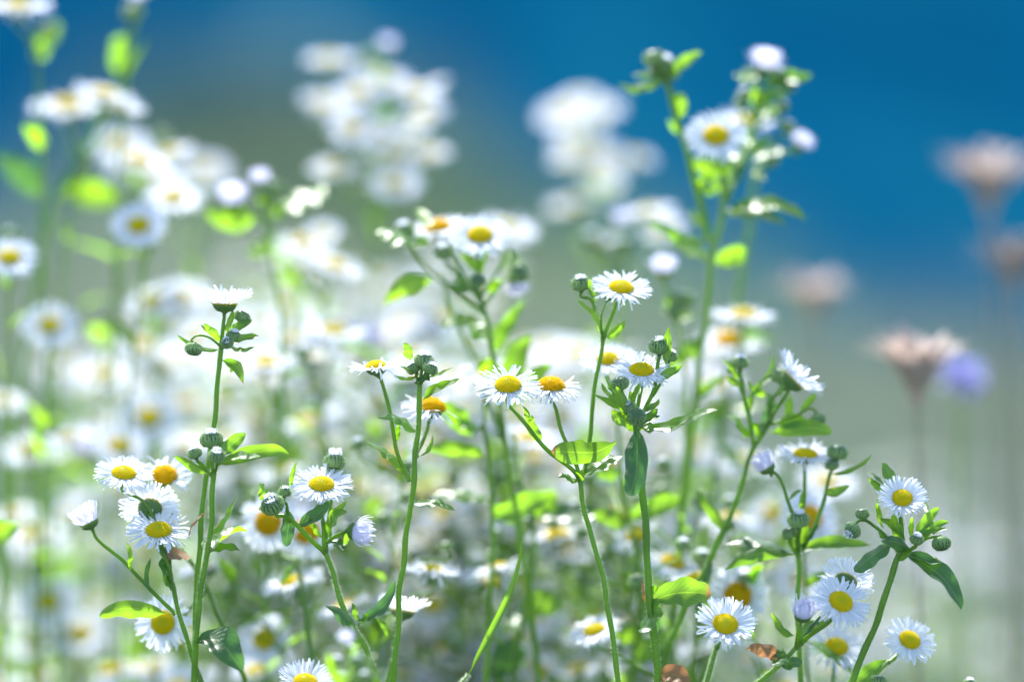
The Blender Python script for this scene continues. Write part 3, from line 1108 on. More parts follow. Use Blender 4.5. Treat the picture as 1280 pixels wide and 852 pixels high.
# forked plant, fine flower with thread petals
P = Plant('forked plant with thread-petalled daisy, half bare daisy, raised third one and mottled lime leaf', D0, 9)
P.stem([(724, 596), (732, 640), (745, 690), (757, 745), (767, 800), (772, 850)], 5.0, 4.0)
P.head(635, 479, (-0.03, 0.83, 0.55), 84, 'sparse', 0, [(724, 598, 0), (690, 568, 0), (660, 530, 0)], 2.9)
P.head(689, 480, (0.05, 0.93, 0.35), 80, 'ragged', 6, [(723, 596, 1), (705, 548, 4), (694, 508, 6)], 2.5, old=True, spin=200)
P.leaf((677, 552), (665, 519), 15, -4, 20, 0, mat_=M_LEAF, pointed=0.6)
P.leaf((660, 528), (653, 507), 8, 3, 25, -1)
P.leaf((724, 600), (697, 597), 10, 4, 62, -4)
P.leaf((722, 600), (727, 586), 12, -2, 30, -4)
P.leaf((728, 598), (778, 570), 22, 4, 66, 6, fold=0.1)
P.branch([P.w(p_) for p_ in ((725, 603, 0), (731, 575, 4), (739, 525, 8), (746, 465, 10), (753, 422, 11))], 3.4, 3.0)
P.head(777, 357, (0.1, 0.86, 0.5), 80, 'flat', 12, [(753, 425, 11), (764, 398, 12), (770, 378, 12)], 2.7)
P.bud(726, 354, (-0.1, 1, 0.15), 23, 14, [(753, 425, 11), (750, 402, 12), (741, 376, 13)], 2.4)
P.bud(760, 372, (0.3, 1, 0), 9, 12, [(752, 418, 11), (753, 395, 11)], 1.4)
P.leaf((743, 378), (737, 348), 9, 0, 25, 0, dz=11)
P.leaf((751, 420), (719, 374), 13, 10, 52, -3, dz=11, mat_=M_LEAF)
P.leaf((757, 421), (782, 401), 12, -3, 18, -3, dz=11)
P.leaf((770, 552), (689, 564), 31, -7, 14, -12, dz=8, mat_=M_LEAFTIP, pointed=0.5, fold=0.15)
P.done()

# the clustered plant on the thick straight stem
P = Plant('thick pale green stem with a crowded leafy top and two broad flowers, bare below', D0 - 0.002, 11)
P.stem([(797, 520), (799, 550), (802, 600), (806, 670), (811, 740), (816, 800), (821, 852), (828, 900)], 6.6, 6.0)
P.head(802, 460, (0.03, 0.86, 0.5), 78, 'flat', 2, [(797, 530, 0), (798, 500, 1)], 2.8)
P.head(760, 447, (-0.05, 0.86, 0.5), 76, 'flat', 34, [(796, 530, 0), (780, 500, 20)], 2.6)
P.bud(825, 432, (0.05, 1, 0.1), 25, 3, [(799, 530, 0), (815, 490, 3), (822, 455, 3)], 2.8)
P.bud(838, 444, (0.3, 1, 0.1), 17, 6, [(815, 495, 3), (828, 470, 5)], 2.2)
P.bud(775, 478, (-0.2, 1, 0.4), 20, -4, [(796, 530, 0), (784, 505, -2)], 2.4)
P.bud(796, 520, (0.0, 0.6, 0.8), 22, -8)
P.bud(786, 508, (-0.4, 0.8, 0.4), 16, -5, [(797, 532, 0), (790, 520, -3)], 2.2)
for b_, t_, w_, ro in (((790, 512), (742, 492), 10, 40), ((788, 520), (752, 478), 12, 55), ((785, 520), (770, 483), 15, 15), ((790, 530), (765, 512), 17, 20), ((797, 520), (788, 488), 9, 20),
                      ((806, 515), (824, 498), 10, 45), ((780, 500), (756, 470), 10, 60), ((794, 540), (778, 520), 16, 30), ((803, 530), (822, 510), 12, 30), ((790, 505), (800, 478), 8, 35)):
    P.leaf(b_, t_, w_, P.rng.uniform(-3, 3), ro, P.rng.uniform(-6, 4), dz=P.rng.uniform(-6, 2))
P.leaf((832, 455), (836, 408), 13, 0, 20, 2)
P.leaf((825, 475), (852, 456), 12, 0, 15, 0)
P.leaf((797, 535), (786, 620), 29, -2, 8, -10, mat_=M_LEAFDARK, pointed=0.55, dz=-4, twist=-20)
P.leaf((800, 536), (826, 520), 15, 3, 45, 3, mat_=M_LEAFDARK)
P.leaf((803, 532), (897, 512), 22, -7, 40, -8, mat_=M_LEAF, twist=30, pointed=0.6)
P.leaf((800, 532), (812, 542), 13, 2, 65, -8)
P.leaf((813, 752), (889, 742), 36, 7, 22, 2, mat_=M_LEAFTIP, pointed=0.45, fold=0.3)
P.leaf((811, 748), (800, 790), 24, -6, 64, -6, dz=2)
P.leaf((814, 746), (822, 790), 18, 3, 50, 4, mat_=M_LEAFDARK)
P.leaf((813, 740), (822, 731), 9, 0, 20, -3)
P.leaf((806, 752), (803, 724), 9, 2, 40, 4, mat_=M_DRYLEAF)
P.leaf((824, 850), (862, 856), 28, 9, 35, -6, mat_=M_DRYLEAF, name='dry_leaf', label='curled brown leaf at the bottom edge')
P.done()

# slightly soft plant with arching stem, right of the centre
P = Plant('leaning soft daisy with a tilted white flower, pale drooping bud and lime leaf', D0 + 0.03, 12)
P.stem([(962, 525), (945, 552), (932, 590), (915, 640), (890, 695), (862, 750), (838, 800), (825, 850)], 5.2, 4.2)
P.head(994, 472, (0.72, 0.72, 0.0), 84, 'cup', -6, [(958, 530, 0), (975, 505, -4), (987, 485, -6)], 2.8)
P.bud(974, 468, (-0.15, 1, 0.1), 22, 2, [(960, 528, 0), (966, 500, 1)], 3.0)
P.bud(925, 452, (0.05, 1, 0.1), 20, 0, [(942, 556, 0), (935, 520, 0), (927, 480, 0)], 3.0)
P.bud(914, 462, (-0.3, 1, 0), 13, 5, [(928, 490, 0), (920, 475, 3)], 2)
P.bud(1022, 526, (0.25, -0.6, 0.2), 20, -2, [(962, 530, 0), (990, 520, -2), (1010, 507, -2), (1020, 512, -2)], 2.0)
P.head(957, 582, (-0.55, 0.85, 0.1), 54, 'tight', -12, [(990, 640, -16), (975, 600, -13), (963, 586, -12)], 2.2)
P.leaf((972, 530), (1012, 542), 24, 8, 14, -3)
P.leaf((962, 540), (1040, 541), 22, 3, 14, -8, pointed=0.5)
P.leaf((950, 540), (961, 490), 16, -6, 25, 3, mat_=M_LEAFDARK)
P.leaf((985, 520), (988, 494), 12, 0, 12, 0)
P.leaf((1000, 515), (1021, 490), 10, 0, 20, 0)
P.leaf((940, 545), (908, 520), 17, 6, 60, -3)
P.leaf((960, 495), (933, 476), 11, -2, 20, 0)
P.leaf((934, 500), (966, 442), 12, -7, 40, 3)
P.leaf((922, 476), (902, 448), 8, 4, 35, 0)
P.leaf((928, 480), (908, 470), 9, -2, 30, 0)
P.leaf((932, 515), (942, 494), 11, 0, 15, 0)
P.leaf((945, 545), (950, 530), 12, 0, 66, -6)
P.leaf((975, 495), (990, 472), 11, 2, 66, -3)
P.leaf((905, 665), (868, 610), 14, 3, 20, 6)
P.leaf((890, 695), (870, 760), 14, 0, 40, 0, mat_=M_LEAFDARK)
P.done()

# plant with the whorl of long leaves
P = Plant('upright daisy with whorled long narrow leaves under round buds and one flat flower', D0 + 0.02, 13)
P.stem([(998, 640), (998, 680), (998, 740), (998, 800), (999, 860)], 5.0, 4.2)
P.head(1007, 565, (0.05, 0.92, 0.3), 78, 'flat', 6, [(998, 680, 0), (1004, 630, 3), (1005, 590, 6)], 2.5)
P.bud(998, 648, (0.0, 1, 0.2), 25, -5, [(998, 690, 0), (998, 672, -3)], 3.0)
P.bud(986, 665, (-0.3, 1, 0.2), 18, -2, [(998, 695, 0), (990, 680, -1)], 2.6)
P.bud(1047, 564, (0.15, 1, 0.1), 24, 4, [(1004, 682, 0), (1022, 650, 2), (1036, 600, 4)], 2.8)
P.bud(1040, 580, (0.05, 1, 0.4), 16, 2)
P.leaf((1004, 686), (1088, 681), 17, 5, 30, 4)
P.leaf((1004, 690), (1070, 678), 12, 4, 60, 12)
P.leaf((992, 690), (906, 680), 19, 7, 62, 3, mat_=M_LEAFDARK)
P.leaf((993, 694), (906, 712), 20, 9, 25, -6)
P.leaf((1000, 690), (985, 645), 13, 0, 30, 4)
P.leaf((1003, 690), (1024, 655), 15, 2, 45, 2, mat_=M_LEAFDARK)
P.leaf((1002, 690), (1008, 640), 10, 0, 20, 2)
P.leaf((1040, 592), (1090, 568), 8, -6, 45, 0)
P.leaf((1030, 615), (1062, 606), 12, -4, 25, 0)
P.leaf((1004, 612), (985, 626), 6, 3, 40, 0)
P.leaf((1000, 640), (1005, 612), 6, 0, 20, -2)
P.done()

P = Plant('second bare pale stem standing close behind the whorled daisy with a soft flower', D0 + 0.055, 14)
P.stem([(1006, 690), (1007, 740), (1008, 800), (1009, 860)], 4.0, 3.4)
P.head(1012, 645, (0.25, 0.5, 0.8), 80, 'flat', 10, [(1006, 692, 0), (1008, 670, 8)], 2.6, old=True)
P.leaf((1007, 735), (1035, 715), 14, 2, 25, 0)
P.done()

# the right hand plant
P = Plant('thick-stemmed daisy with one camera-facing flower among short leaves and hairy nodding buds', D0, 15)
P.stem([(1126, 688), (1118, 705), (1106, 740), (1092, 780), (1077, 818), (1062, 854), (1045, 900)], 6.2, 5.4)
P.head(1128, 621, (0.02, 0.62, 0.78), 66, 'up', -4, [(1127, 690, 0), (1127, 660, 2)], 3.2)
P.bud(1078, 641, (-0.05, 1, 0.2), 16, -2, [(1122, 688, 0), (1105, 668, -1), (1085, 653, -2)], 2.4)
P.bud(1065, 663, (-0.5, -0.5, 0.4), 20, -4, [(1092, 657, -1), (1080, 650, -3), (1072, 654, -4)], 2.0, tip=1)
P.bud(1146, 673, (0.2, 1, 0.4), 16, -7, [(1130, 690, 0), (1140, 684, -5)], 2.6)
P.bud(1177, 680, (0.1, -0.9, 0.3), 22, -2, [(1132, 690, 0), (1155, 672, -1), (1172, 668, -2)], 2.0)
P.leaf((1117, 605), (1103, 578), 15, 2, 25, 4)
P.leaf((1104, 614), (1086, 597), 10, 0, 15, 2)
P.leaf((1106, 606), (1084, 590), 6, 2, 60, 4)
P.leaf((1130, 675), (1116, 640), 13, -2, 20, -6)
P.leaf((1132, 676), (1098, 648), 12, 7, 30, -4)
P.leaf((1140, 672), (1140, 645), 7, 0, 20, -2)
P.leaf((1145, 668), (1174, 634), 14, 2, 15, 2)
P.leaf((1145, 672), (1186, 652), 13, 3, 28, 0)
P.leaf((1146, 678), (1185, 660), 12, 4, 48, -4)
P.leaf((1105, 660), (1098, 622), 6, -5, 40, 0)
P.leaf((1103, 650), (1096, 624), 5, 0, 30, -2)
P.leaf((1128, 678), (1098, 657), 12, -4, 66, 2)
P.leaf((1140, 688), (1101, 676), 18, 6, 35, -8, mat_=M_LEAFDARK, pointed=0.5)
P.leaf((1115, 681), (1068, 714), 26, 4, 48, 2, mat_=M_LEAFDARK, pointed=0.5)
P.leaf((1130, 690), (1202, 762), 31, 10, 42, -10, mat_=M_LEAFDARK, fold=0.35, pointed=0.75)
P.leaf((1140, 690), (1180, 703), 14, -3, 68, -2)
P.leaf((1120, 700), (1140, 688), 9, -2, 20, -5)
P.leaf((1160, 640), (1150, 620), 7, 0, 20, 10)
P.done()

P = Plant('low branching daisy with bold facing flower, twin seen from behind and lilac bud', D0 - 0.003, 16)
P.stem([(1008, 798), (990, 815), (968, 833), (942, 855), (920, 880)], 5.0, 4.0)
P.head(1052, 750, (0.28, 0.62, 0.74), 80, 'flat', -4, [(1000, 806, 0), (1022, 786, -3), (1038, 774, -4)], 3.0)
P.head(1058, 724, (0.32, 0.62, -0.72), 74, 'up', 12, [(1002, 804, 1), (1030, 775, 6), (1048, 745, 12)], 2.5)
P.head(1004, 766, (0.1, 0.85, 0.45), 60, 'tight', -6, [(997, 810, 0), (1001, 790, -4)], 3.2)
P.leaf((993, 794), (964, 765), 12, -3, 35, -2)
P.leaf((1002, 798), (1026, 768), 10, -3, 40, 2, mat_=M_LEAFDARK)
P.leaf((1000, 800), (1018, 775), 9, 2, 62, -3)
P.leaf((985, 820), (957, 816), 17, 5, 45, -2, fold=0.5)
P.leaf((978, 826), (934, 810), 20, 5, 30, -6, mat_=M_DRYLEAF, wav=0.25, name='dry_leaf', label='papery tan leaf')
P.leaf((985, 818), (966, 831), 13, 0, 66, -6)
P.leaf((975, 830), (1003, 828), 15, 0, 30, -6, mat_=M_LEAFDARK, pointed=0.4)
P.leaf((1010, 795), (1038, 766), 9, -3, 45, -5)
P.done()

P = Plant('dark upright stem with one daisy whose petals sweep up, partly before a soft twin', D0 - 0.002, 17)
P.stem([(897, 806), (890, 830), (880, 860)], 4.8, 3.8)
P.head(907, 778, (0.12, 0.66, 0.74), 82, 'up', 0, [(896, 810, 0), (900, 800, 0)], 3.4)
P.done()
P = Plant('soft daisy facing the viewer right behind the sharp one, pale blue-white petals', D0 + 0.045, 18)
P.stem([(905, 780), (890, 815), (872, 870)], 6.0, 5.0)
P.head(922, 744, (0.05, 0.3, 0.95), 84, 'up', 0, [(905, 785, 0), (914, 768, 6)], 3.2, old=True)
P.leaf((940, 730), (948, 705), 14, 2, 25, -4)
P.leaf((870, 870), (840, 840), 20, 2, 25, 0)
P.done()

P = Plant('small daisy at the lower edge tilted away from the thick leaning stem', D0 + 0.012, 19)
P.stem([(1112, 825), (1100, 838), (1085, 856), (1070, 880)], 3.6, 3.0)
P.head(1138, 798, (0.25, 0.62, 0.74), 70, 'flat', 0, [(1110, 828, 0), (1120, 818, 2)], 2.6)
P.leaf((1072, 858), (1109, 823), 20, 3, 35, 0, mat_=M_LEAFTIP)
P.done()
P = Plant('soft low daisy beneath the bold facing flower, petals spread above a curved leaf', D0 + 0.03, 20)
P.stem([(1041, 830), (1040, 860), (1040, 900)], 3.8, 3.2)
P.head(1046, 806, (0.1, 0.72, 0.68), 76, 'sparse', 0, [(1041, 835, 0), (1042, 825, 0)], 2.6)
P.leaf((1066, 835), (1008, 802), 17, 8, 55, -6)
P.leaf((1063, 840), (1046, 820), 12, 4, 15, -4)
P.done()

P = Plant('daisy cut by the bottom edge, petals raised like a fan', D0 + 0.0, 21)
P.stem([(378, 880), (376, 905), (372, 930)], 4.2, 3.4)
P.head(382, 849, (0.1, 0.85, 0.5), 76, 'up', 0, [(378, 885, 0), (379, 870, 0)], 2.6)
P.done()
P = Plant('tuft of small hairy green buds at the bottom edge beside the fan-shaped daisy', D0 - 0.06, 22)
P.stem([(432, 862), (436, 890), (440, 930)], 4.2, 3.4)
for x, y, w_ in ((428, 848, 22), (446, 826, 20), (420, 826, 16), (456, 846, 17), (438, 812, 14)):
    P.bud(x, y, (P.rng.uniform(-0.4, 0.4), 1, 0.1), w_, P.rng.uniform(-8, 8), [(434, 870, 0), ((x + 434) / 2, y + 22, 0)], 2.0, tip=1)
for x, y, w_ in ((470, 815, 18), (410, 815, 15), (480, 835, 16), (445, 800, 12)):
    P.leaf((436, 860), (x, y), w_, P.rng.uniform(-6, 6), P.rng.uniform(20, 60), P.rng.uniform(-8, 8))
P.done()
P = Plant('single hairy bud poking up at the bottom edge near the pale meadow gap', D0, 23)
P.stem([(1099, 865), (1099, 880), (1100, 920)], 3.2, 2.8)
P.bud(1099, 850, (0.1, 1, 0.1), 18, 0)
P.leaf((1100, 880), (1125, 862), 10, 2, 40)
P.done()
P = Plant('single closed bud on its own just inside the lower corner', D0 + 0.01, 24)
P.stem([(1212, 872), (1213, 890), (1216, 930)], 2.8, 2.4)
P.bud(1212, 853, (0.1, 1, 0.1), 15, 0)
P.done()

# one grass blade in focus
P = Plant('thin green grass blade curving up between the stems', D0 + 0.004, 25, 'grass_blade', 'grass blade', None)
P.stem([(585, 842), (575, 856), (560, 880)], 2.6, 2.0)
P.leaf((586, 842), (652, 672), 11, -16, 40, 0, fold=0.5, wav=0.0, pointed=0.9)
P.done()

# ------------------------------------------------------------------ plants a little behind the plane of focus
P = Plant('tall soft daisy with budded tips rising against the blue, glossy leaves and a lone flower', D0 + 0.075, 30, sides=8)
P.stem([(905, 215), (904, 255), (893, 300), (887, 350), (880, 410), (872, 470), (862, 560), (850, 660)], 7.5, 4.6)
P.head(895, 168, (0.0, 0.62, 0.78), 82, 'flat', -8, [(905, 222, 0), (902, 195, -6)], 3.2)
P.head(932, 150, (0.1, 0.9, 0.3), 80, 'flat', 34, [(905, 232, 0), (925, 190, 28)], 3.0)
P.branch([P.w(p_) for p_ in ((885, 300, 0), (868, 225, -4), (850, 160, -6), (835, 108, -6))], 5.5, 4.5)
for x, y, w_, n_ in ((817, 72, 24, (-0.2, 1, 0.1)), (831, 80, 24, (0.15, 1, 0.3)), (822, 88, 22, (-0.4, 0.6, 0.6)), (840, 90, 18, (0.5, 0.8, 0.1))):
    P.bud(x, y, n_, w_, P.rng.uniform(-10, 0), [(835, 108, -6), ((x + 835) / 2, y + 12, -6)], 2.8)
P.leaf((833, 100), (774, 104), 14, -6, 35, 0, dz=-6)
P.leaf((830, 98), (790, 95), 9, 3, 30, 4, dz=-6)
P.leaf((838, 95), (877, 66), 16, 2, 25, -4, dz=-6)
P.leaf((848, 148), (852, 116), 18, 0, 10, 0, dz=-6, pointed=0.5)
P.branch([P.w(p_) for p_ in ((908, 250, 0), (935, 190, 12), (945, 140, 14), (950, 95, 14))], 4.5, 3.6)
P.head(956, 82, (0.15, 1, 0.1), 66, 'closed', 14, [(950, 100, 14), (953, 92, 14)], 3.0)
for b_, t_, w_, ro in (((948, 95), (918, 92), 18, 60), ((948, 100), (930, 85), 14, 25), ((955, 105), (1015, 95), 22, 30), ((960, 108), (998, 104), 16, 60), ((952, 120), (985, 118), 13, 35), ((950, 130), (975, 150), 16, 65), ((945, 155), (975, 128), 14, 66), ((942, 200), (985, 190), 20, 62), ((940, 175), (925, 155), 15, 60), ((945, 110), (940, 135), 18, 30)):
    P.leaf(b_, t_, w_, P.rng.uniform(-3, 3), ro, P.rng.uniform(-10, 10), dz=12)
for x_, y_, w_, sx, sy in ((972, 92, 18, 952, 122), (930, 118, 17, 945, 150), (985, 158, 18, 945, 190), (978, 132, 16, 948, 160), (925, 128, 15, 943, 165), (965, 200, 17, 940, 225), (918, 205, 16, 906, 235)):
    P.bud(x_, y_, (0.3 if x_ > 950 else -0.3, 1, 0.1), w_, 8, [(sx, sy, 12), ((sx + x_) / 2, (sy + y_) / 2 + 3, 10)], 2.2, tip=1)
for b_, t_, w_, ro in (((940, 190), (962, 172), 11, 25), ((943, 165), (918, 160), 11, 45), ((946, 140), (968, 118), 11, 20), ((904, 240), (885, 222), 12, 30), ((938, 215), (958, 225), 12, 50), ((850, 165), (835, 150), 10, 30), ((870, 235), (888, 215), 12, 20), ((880, 280), (862, 262), 12, 25)):
    P.leaf(b_, t_, w_, P.rng.uniform(-3, 3), ro, P.rng.uniform(-8, 8), dz=6)
P.bud(985, 107, (0.5, 0.8, 0), 18, 14, [(952, 122, 14), (970, 116, 14)], 2.4)
P.head(1000, 180, (0.5, 0.85, 0.1), 50, 'tight', 16, [(940, 215, 12), (965, 198, 14), (985, 188, 15)], 2.6)
P.leaf((920, 212), (868, 198), 26, -6, 12, 4, pointed=0.4)
P.leaf((915, 212), (945, 175), 18, 4, 60, 6)
P.leaf((908, 262), (1008, 276), 26, 8, 60, -12, fold=0.35)
P.leaf((906, 266), (985, 283), 20, 5, 45, 0, mat_=M_LEAFDARK)
P.leaf((895, 240), (872, 232), 13, 0, 20, 0)
P.leaf((902, 240), (915, 225), 14, 0, 60, -6)
P.leaf((883, 300), (810, 278), 20, -5, 45, -4, twist=-10)
P.leaf((890, 325), (840, 303), 24, 4, 64, -6, fold=0.1)
P.leaf((895, 330), (934, 312), 26, 0, 12, -4, pointed=0.45)
P.leaf((878, 420), (830, 470), 20, 4, 20, 0)
P.leaf((866, 500), (905, 470), 16, 0, 30, 0)
P.done()

P = Plant('second tall soft stem close behind the budded one, with two side-on flowers half way down', D0 + 0.12, 31, sides=8)
P.stem([(945, 190), (938, 270), (925, 360), (915, 430), (905, 520), (890, 620)], 6.5, 4.6)
P.head(930, 392, (0.05, 0.98, 0.15), 82, 'flat', -20, [(918, 470, 0), (926, 420, -15)], 3.2)
P.head(912, 424, (0.0, 0.93, 0.35), 90, 'flat', 0, [(908, 500, 0), (912, 455, 0)], 3.2, old=True)
P.head(892, 480, (-0.2, 0.9, 0.3), 80, 'flat', 10, [(900, 540, 0), (896, 510, 6)], 3.2)
P.leaf((912, 430), (965, 428), 20, 6, 40, 0)
P.leaf((900, 520), (960, 510), 18, 3, 62, 0)
P.leaf((905, 500), (870, 540), 18, 0, 20, 0)
P.leaf((895, 560), (940, 590), 22, 0, 62, 0)
P.done()

P = Plant('soft lilac-tipped daisy with round buds beside the open flower', D0 + 0.085, 32, sides=8)
P.stem([(846, 400), (853, 435), (858, 480), (856, 560), (850, 640)], 5.0, 3.6)
P.head(830, 337, (-0.02, 1, 0.1), 60, 'tight', 0, [(846, 405, 0), (835, 370, 0)], 2.8)
P.bud(854, 373, (0.1, 1, 0.2), 27, -4, [(846, 405, 0), (852, 390, -3)], 2.8)
P.bud(842, 388, (-0.2, 1, 0.4), 18, -8)
P.leaf((846, 395), (832, 372), 12, 2, 20, 0)
P.leaf((848, 400), (870, 395), 13, 2, 45, 0)
P.leaf((844, 395), (825, 385), 12, 2, 60, 0)
P.done()

P = Plant('soft twin-flowered daisy standing alone at mid height, green buds and lime leaves beneath', D0 + 0.055, 33, sides=10)
P.stem([(596, 340), (602, 375), (613, 420), (622, 470), (628, 540), (640, 620), (660, 720)], 5.6, 4.2)
P.head(600, 292, (0.0, 0.78, 0.62), 82, 'flat', -4, [(600, 355, 0), (600, 325, -3)], 2.8)
P.head(547, 283, (-0.15, 0.92, 0.3), 80, 'flat', 14, [(604, 380, 0), (575, 340, 8), (555, 308, 12)], 2.8, old=True)
P.bud(505, 288, (-0.2, 1, 0.1), 26, 12, [(606, 390, 0), (545, 345, 8), (515, 310, 12)], 3.4)
P.bud(555, 314, (-0.2, 1, 0.2), 22, 2, [(602, 370, 0), (570, 340, 2)], 2.6)
P.bud(597, 350, (0.0, 0.7, 0.7), 20, -10)
P.bud(650, 340, (0.4, 0.4, 0.3), 24, 2, [(602, 372, 0), (625, 335, 1), (635, 316, 2), (642, 322, 2)], 2.4)
P.head(645, 352, (0.15, -0.9, 0.2), 48, 'closed', 8, [(606, 380, 0), (635, 345, 6)], 2.2)
for b_, t_, w_, ro, be in (((520, 305), (470, 290), 26, 60, 4), ((540, 350), (480, 382), 24, 16, 8), ((604, 340), (566, 310), 12, 20, 2), ((600, 345), (610, 305), 12, 20, 2), ((590, 355), (568, 350), 16, 60, 0), ((610, 365), (628, 350), 14, 16, 0),
                           ((590, 362), (560, 355), 14, 40, 0), ((612, 420), (585, 400), 24, 20, 0), ((616, 425), (595, 402), 22, 45, 0), ((620, 440), (655, 375), 20, 14, 4), ((628, 500), (665, 420), 30, 12, 4), ((632, 510), (690, 455), 28, 20, 2),
                           ((625, 470), (600, 450), 24, 10, 0), ((550, 410), (598, 398), 22, 62, 2), ((515, 300), (535, 308), 18, 20, 0), ((540, 282), (520, 262), 14, 20, 0)):
    P.leaf(b_, t_, w_, be, ro, P.rng.uniform(-10, 10), dz=P.rng.uniform(-4, 8), mat_=M_LEAF)
P.branch([P.w(p_) for p_ in ((628, 545, 0), (595, 450, 14), (565, 390, 18), (550, 345, 20))], 4.4, 3.0)
P.done()

P = Plant('pair of soft tall stems in the middle with broad lime leaves and a dark leaf', D0 + 0.05, 34, sides=10)
P.stem([(602, 530), (610, 580), (615, 640), (618, 700), (614, 760), (608, 850)], 5.2, 3.8)
P.head(612, 463, (-0.02, 0.93, 0.35), 82, 'flat', 14, [(602, 535, 0), (608, 500, 10)], 2.6)
P.leaf((590, 545), (545, 500), 28, 5, 10, 0)
P.leaf((605, 570), (530, 560), 20, 5, 20, 0)
P.leaf((612, 625), (540, 620), 20, 5, 65, 0)
P.leaf((600, 535), (570, 520), 20, 0, 60, 0)
P.leaf((612, 640), (690, 618), 30, -4, 14, 0)
P.done()
P = Plant('soft forked stem with a wide lime leaf and a dark leaf hanging in the middle', D0 + 0.065, 35, sides=10)
P.stem([(640, 540), (650, 590), (667, 650), (665, 700), (655, 760), (640, 852)], 5.2, 4.2)
P.head(660, 545, (0.1, 0.9, 0.3), 76, 'flat', 30, [(645, 600, 0), (655, 570, 20)], 2.6)
P.leaf((666, 650), (695, 615), 30, 3, 12, 0, pointed=0.5)
P.leaf((664, 650), (615, 632), 24, -3, 14, 4)
P.leaf((668, 650), (755, 640), 34, 4, 50, 0, mat_=M_LEAFDARK, pointed=0.5)
P.leaf((660, 740), (692, 768), 34, 4, 14, 0, pointed=0.4)
P.leaf((655, 770), (625, 790), 26, 2, 60, 0)
P.leaf((648, 800), (612, 850), 40, 0, 15, 10, mat_=M_LEAFDARK)
P.done()
P = Plant('soft leafy stem under the clustered flowers with lime leaf ends', D0 + 0.06, 36, sides=10)
P.stem([(770, 500), (775, 580), (790, 660), (800, 760), (790, 850)], 5.0, 4.0)
P.leaf((785, 650), (850, 622), 26, 4, 12, 0, pointed=0.5)
P.leaf((780, 660), (740, 640), 22, 4, 14, 0)
P.leaf((800, 800), (765, 795), 26, 6, 15, 0)
P.leaf((800, 830), (850, 790), 34, 6, 25, 0)
P.leaf((775, 590), (745, 590), 20, 0, 20, 0)
P.head(758, 580, (0, 0.6, 0.7), 60, 'droop', 30, [(775, 640, 0), (765, 610, 20)], 2.6, old=True)
P.done()

# ------------------------------------------------------------------ blurred plants traced one by one
F, U_, DR = 'flat', 'up', 'droop'
auto_plant('blurred daisy cut by the upper corner, one flower high against the blue and lime leaves', 1.33, [(22, 6, 90, F, (0, 0.97, 0.2))], 60, 101, 1, [(58, 36, 20)])
auto_plant('blurred stem with a white bud at the top edge and a lime leaf beneath', 1.33, [(172, -4, 44, 'closed', (0, 1, 0.1))], 140, 102, 1, [(166, 14, 24)])
P = Plant('blurred lime and dark leaves on a tall blue-green stem near the top corner', 1.36, 103, hairy=False, sides=7)
P.stem([(170, 20), (152, 90), (110, 180), (65, 260), (45, 360), (20, 500)], 7, 4)
P.leaf((150, 92), (150, 45), 28, 0, 10, 0, pointed=0.4)
P.leaf((62, 60), (40, 66), 22, 0, 14, 0)
P.leaf((58, 238), (-8, 196), 34, 4, 12, 0, mat_=M_LEAFDARK)
P.leaf((75, 232), (152, 250), 34, -4, 10, 0)
P.leaf((48, 62), (75, 30), 22, 0, 12, 0)
P.done()
auto_plant('blurred cluster of three side-on daisies high near the corner', 1.35, [(85, 130, 100, F, (0, 0.97, 0.22)), (130, 115, 80, F, (0.2, 0.9, 0.2)), (150, 132, 70, U_, (0.3, 0.9, 0.2))], 60, 104, 4)
auto_plant('blurred white cluster of daisies stepping down below the corner flowers', 1.42, [(150, 180, 82, F), (175, 200, 84, F), (210, 190, 70, F), (190, 222, 80, F), (165, 212, 70, F)], 110, 105, 6, [(205, 170, 20)])
auto_plant('blurred daisy pair with round golden centres above the tan bank', 1.315, [(173, 280, 74, F, (0, 0.62, 0.75)), (216, 246, 80, F, (0.05, 0.85, 0.4))], 150, 106, 4)
auto_plant('very soft pale single daisy just above the two golden-centred ones', 1.5, [(255, 213, 72, F, (0, 0.7, 0.6))], 240, 107, 3)
P = Plant('blurred budding daisy with one broad glossy white leaf and a lime leaf', 1.31, 108, hairy=False, sides=7)
P.stem([(328, 250), (340, 310), (350, 400), (352, 520)], 5, 4)
P.head(325, 225, (-0.1, 1, 0.1), 46, 'tight', 0, [(330, 262, 0), (328, 248, 0)], 2.5)
P.head(292, 250, (-0.1, 0.95, 0.3), 62, 'closed', 0, [(332, 275, 0), (310, 265, 0)], 2.5)
P.bud(340, 235, (0.2, 1, 0.2), 28, 0, [(330, 262, 0), (338, 250, 0)], 2.5)
P.leaf((320, 268), (257, 264), 30, -6, 12, 0)
P.leaf((345, 262), (408, 241), 30, 0, 64, 0, pointed=0.35, fold=0.05)
P.leaf((335, 262), (330, 240), 22, 0, 50, 0)
P.leaf((340, 270), (360, 255), 18, 0, 14, 0)
P.leaf((335, 300), (310, 320), 26, 0, 30, 0)
P.done()
auto_plant('soft daisy cut by the edge, golden centre at mid height', 1.30, [(12, 320, 74, F, (0.1, 0.7, 0.65))], 5, 109, 3, [(14, 292, 22)])
auto_plant('soft daisy facing the viewer beside the dark blurred stem', 1.325, [(62, 405, 74, F, (0.05, 0.62, 0.75))], 50, 110, 3)
auto_plant('tall blurred tower of many white daisies with lilac bud on top', 1.47,
           [(412, 72, 68, F, (0, 0.97, 0.2)), (484, 58, 38, 'tight', (0.1, 1, 0)), (408, 128, 68, F), (448, 115, 72, F), (482, 98, 72, F), (520, 112, 70, F, (0.1, 0.95, 0.25)), (545, 105, 36, U_), (470, 165, 72, F), (530, 142, 64, F), (495, 192, 72, F), (535, 190, 59, F), (420, 208, 70, F, (0, 0.95, 0.3)), (495, 228, 68, F), (440, 160, 64, F), (505, 165, 59, F)], 455, 111, 7, [(463, 72, 24)])
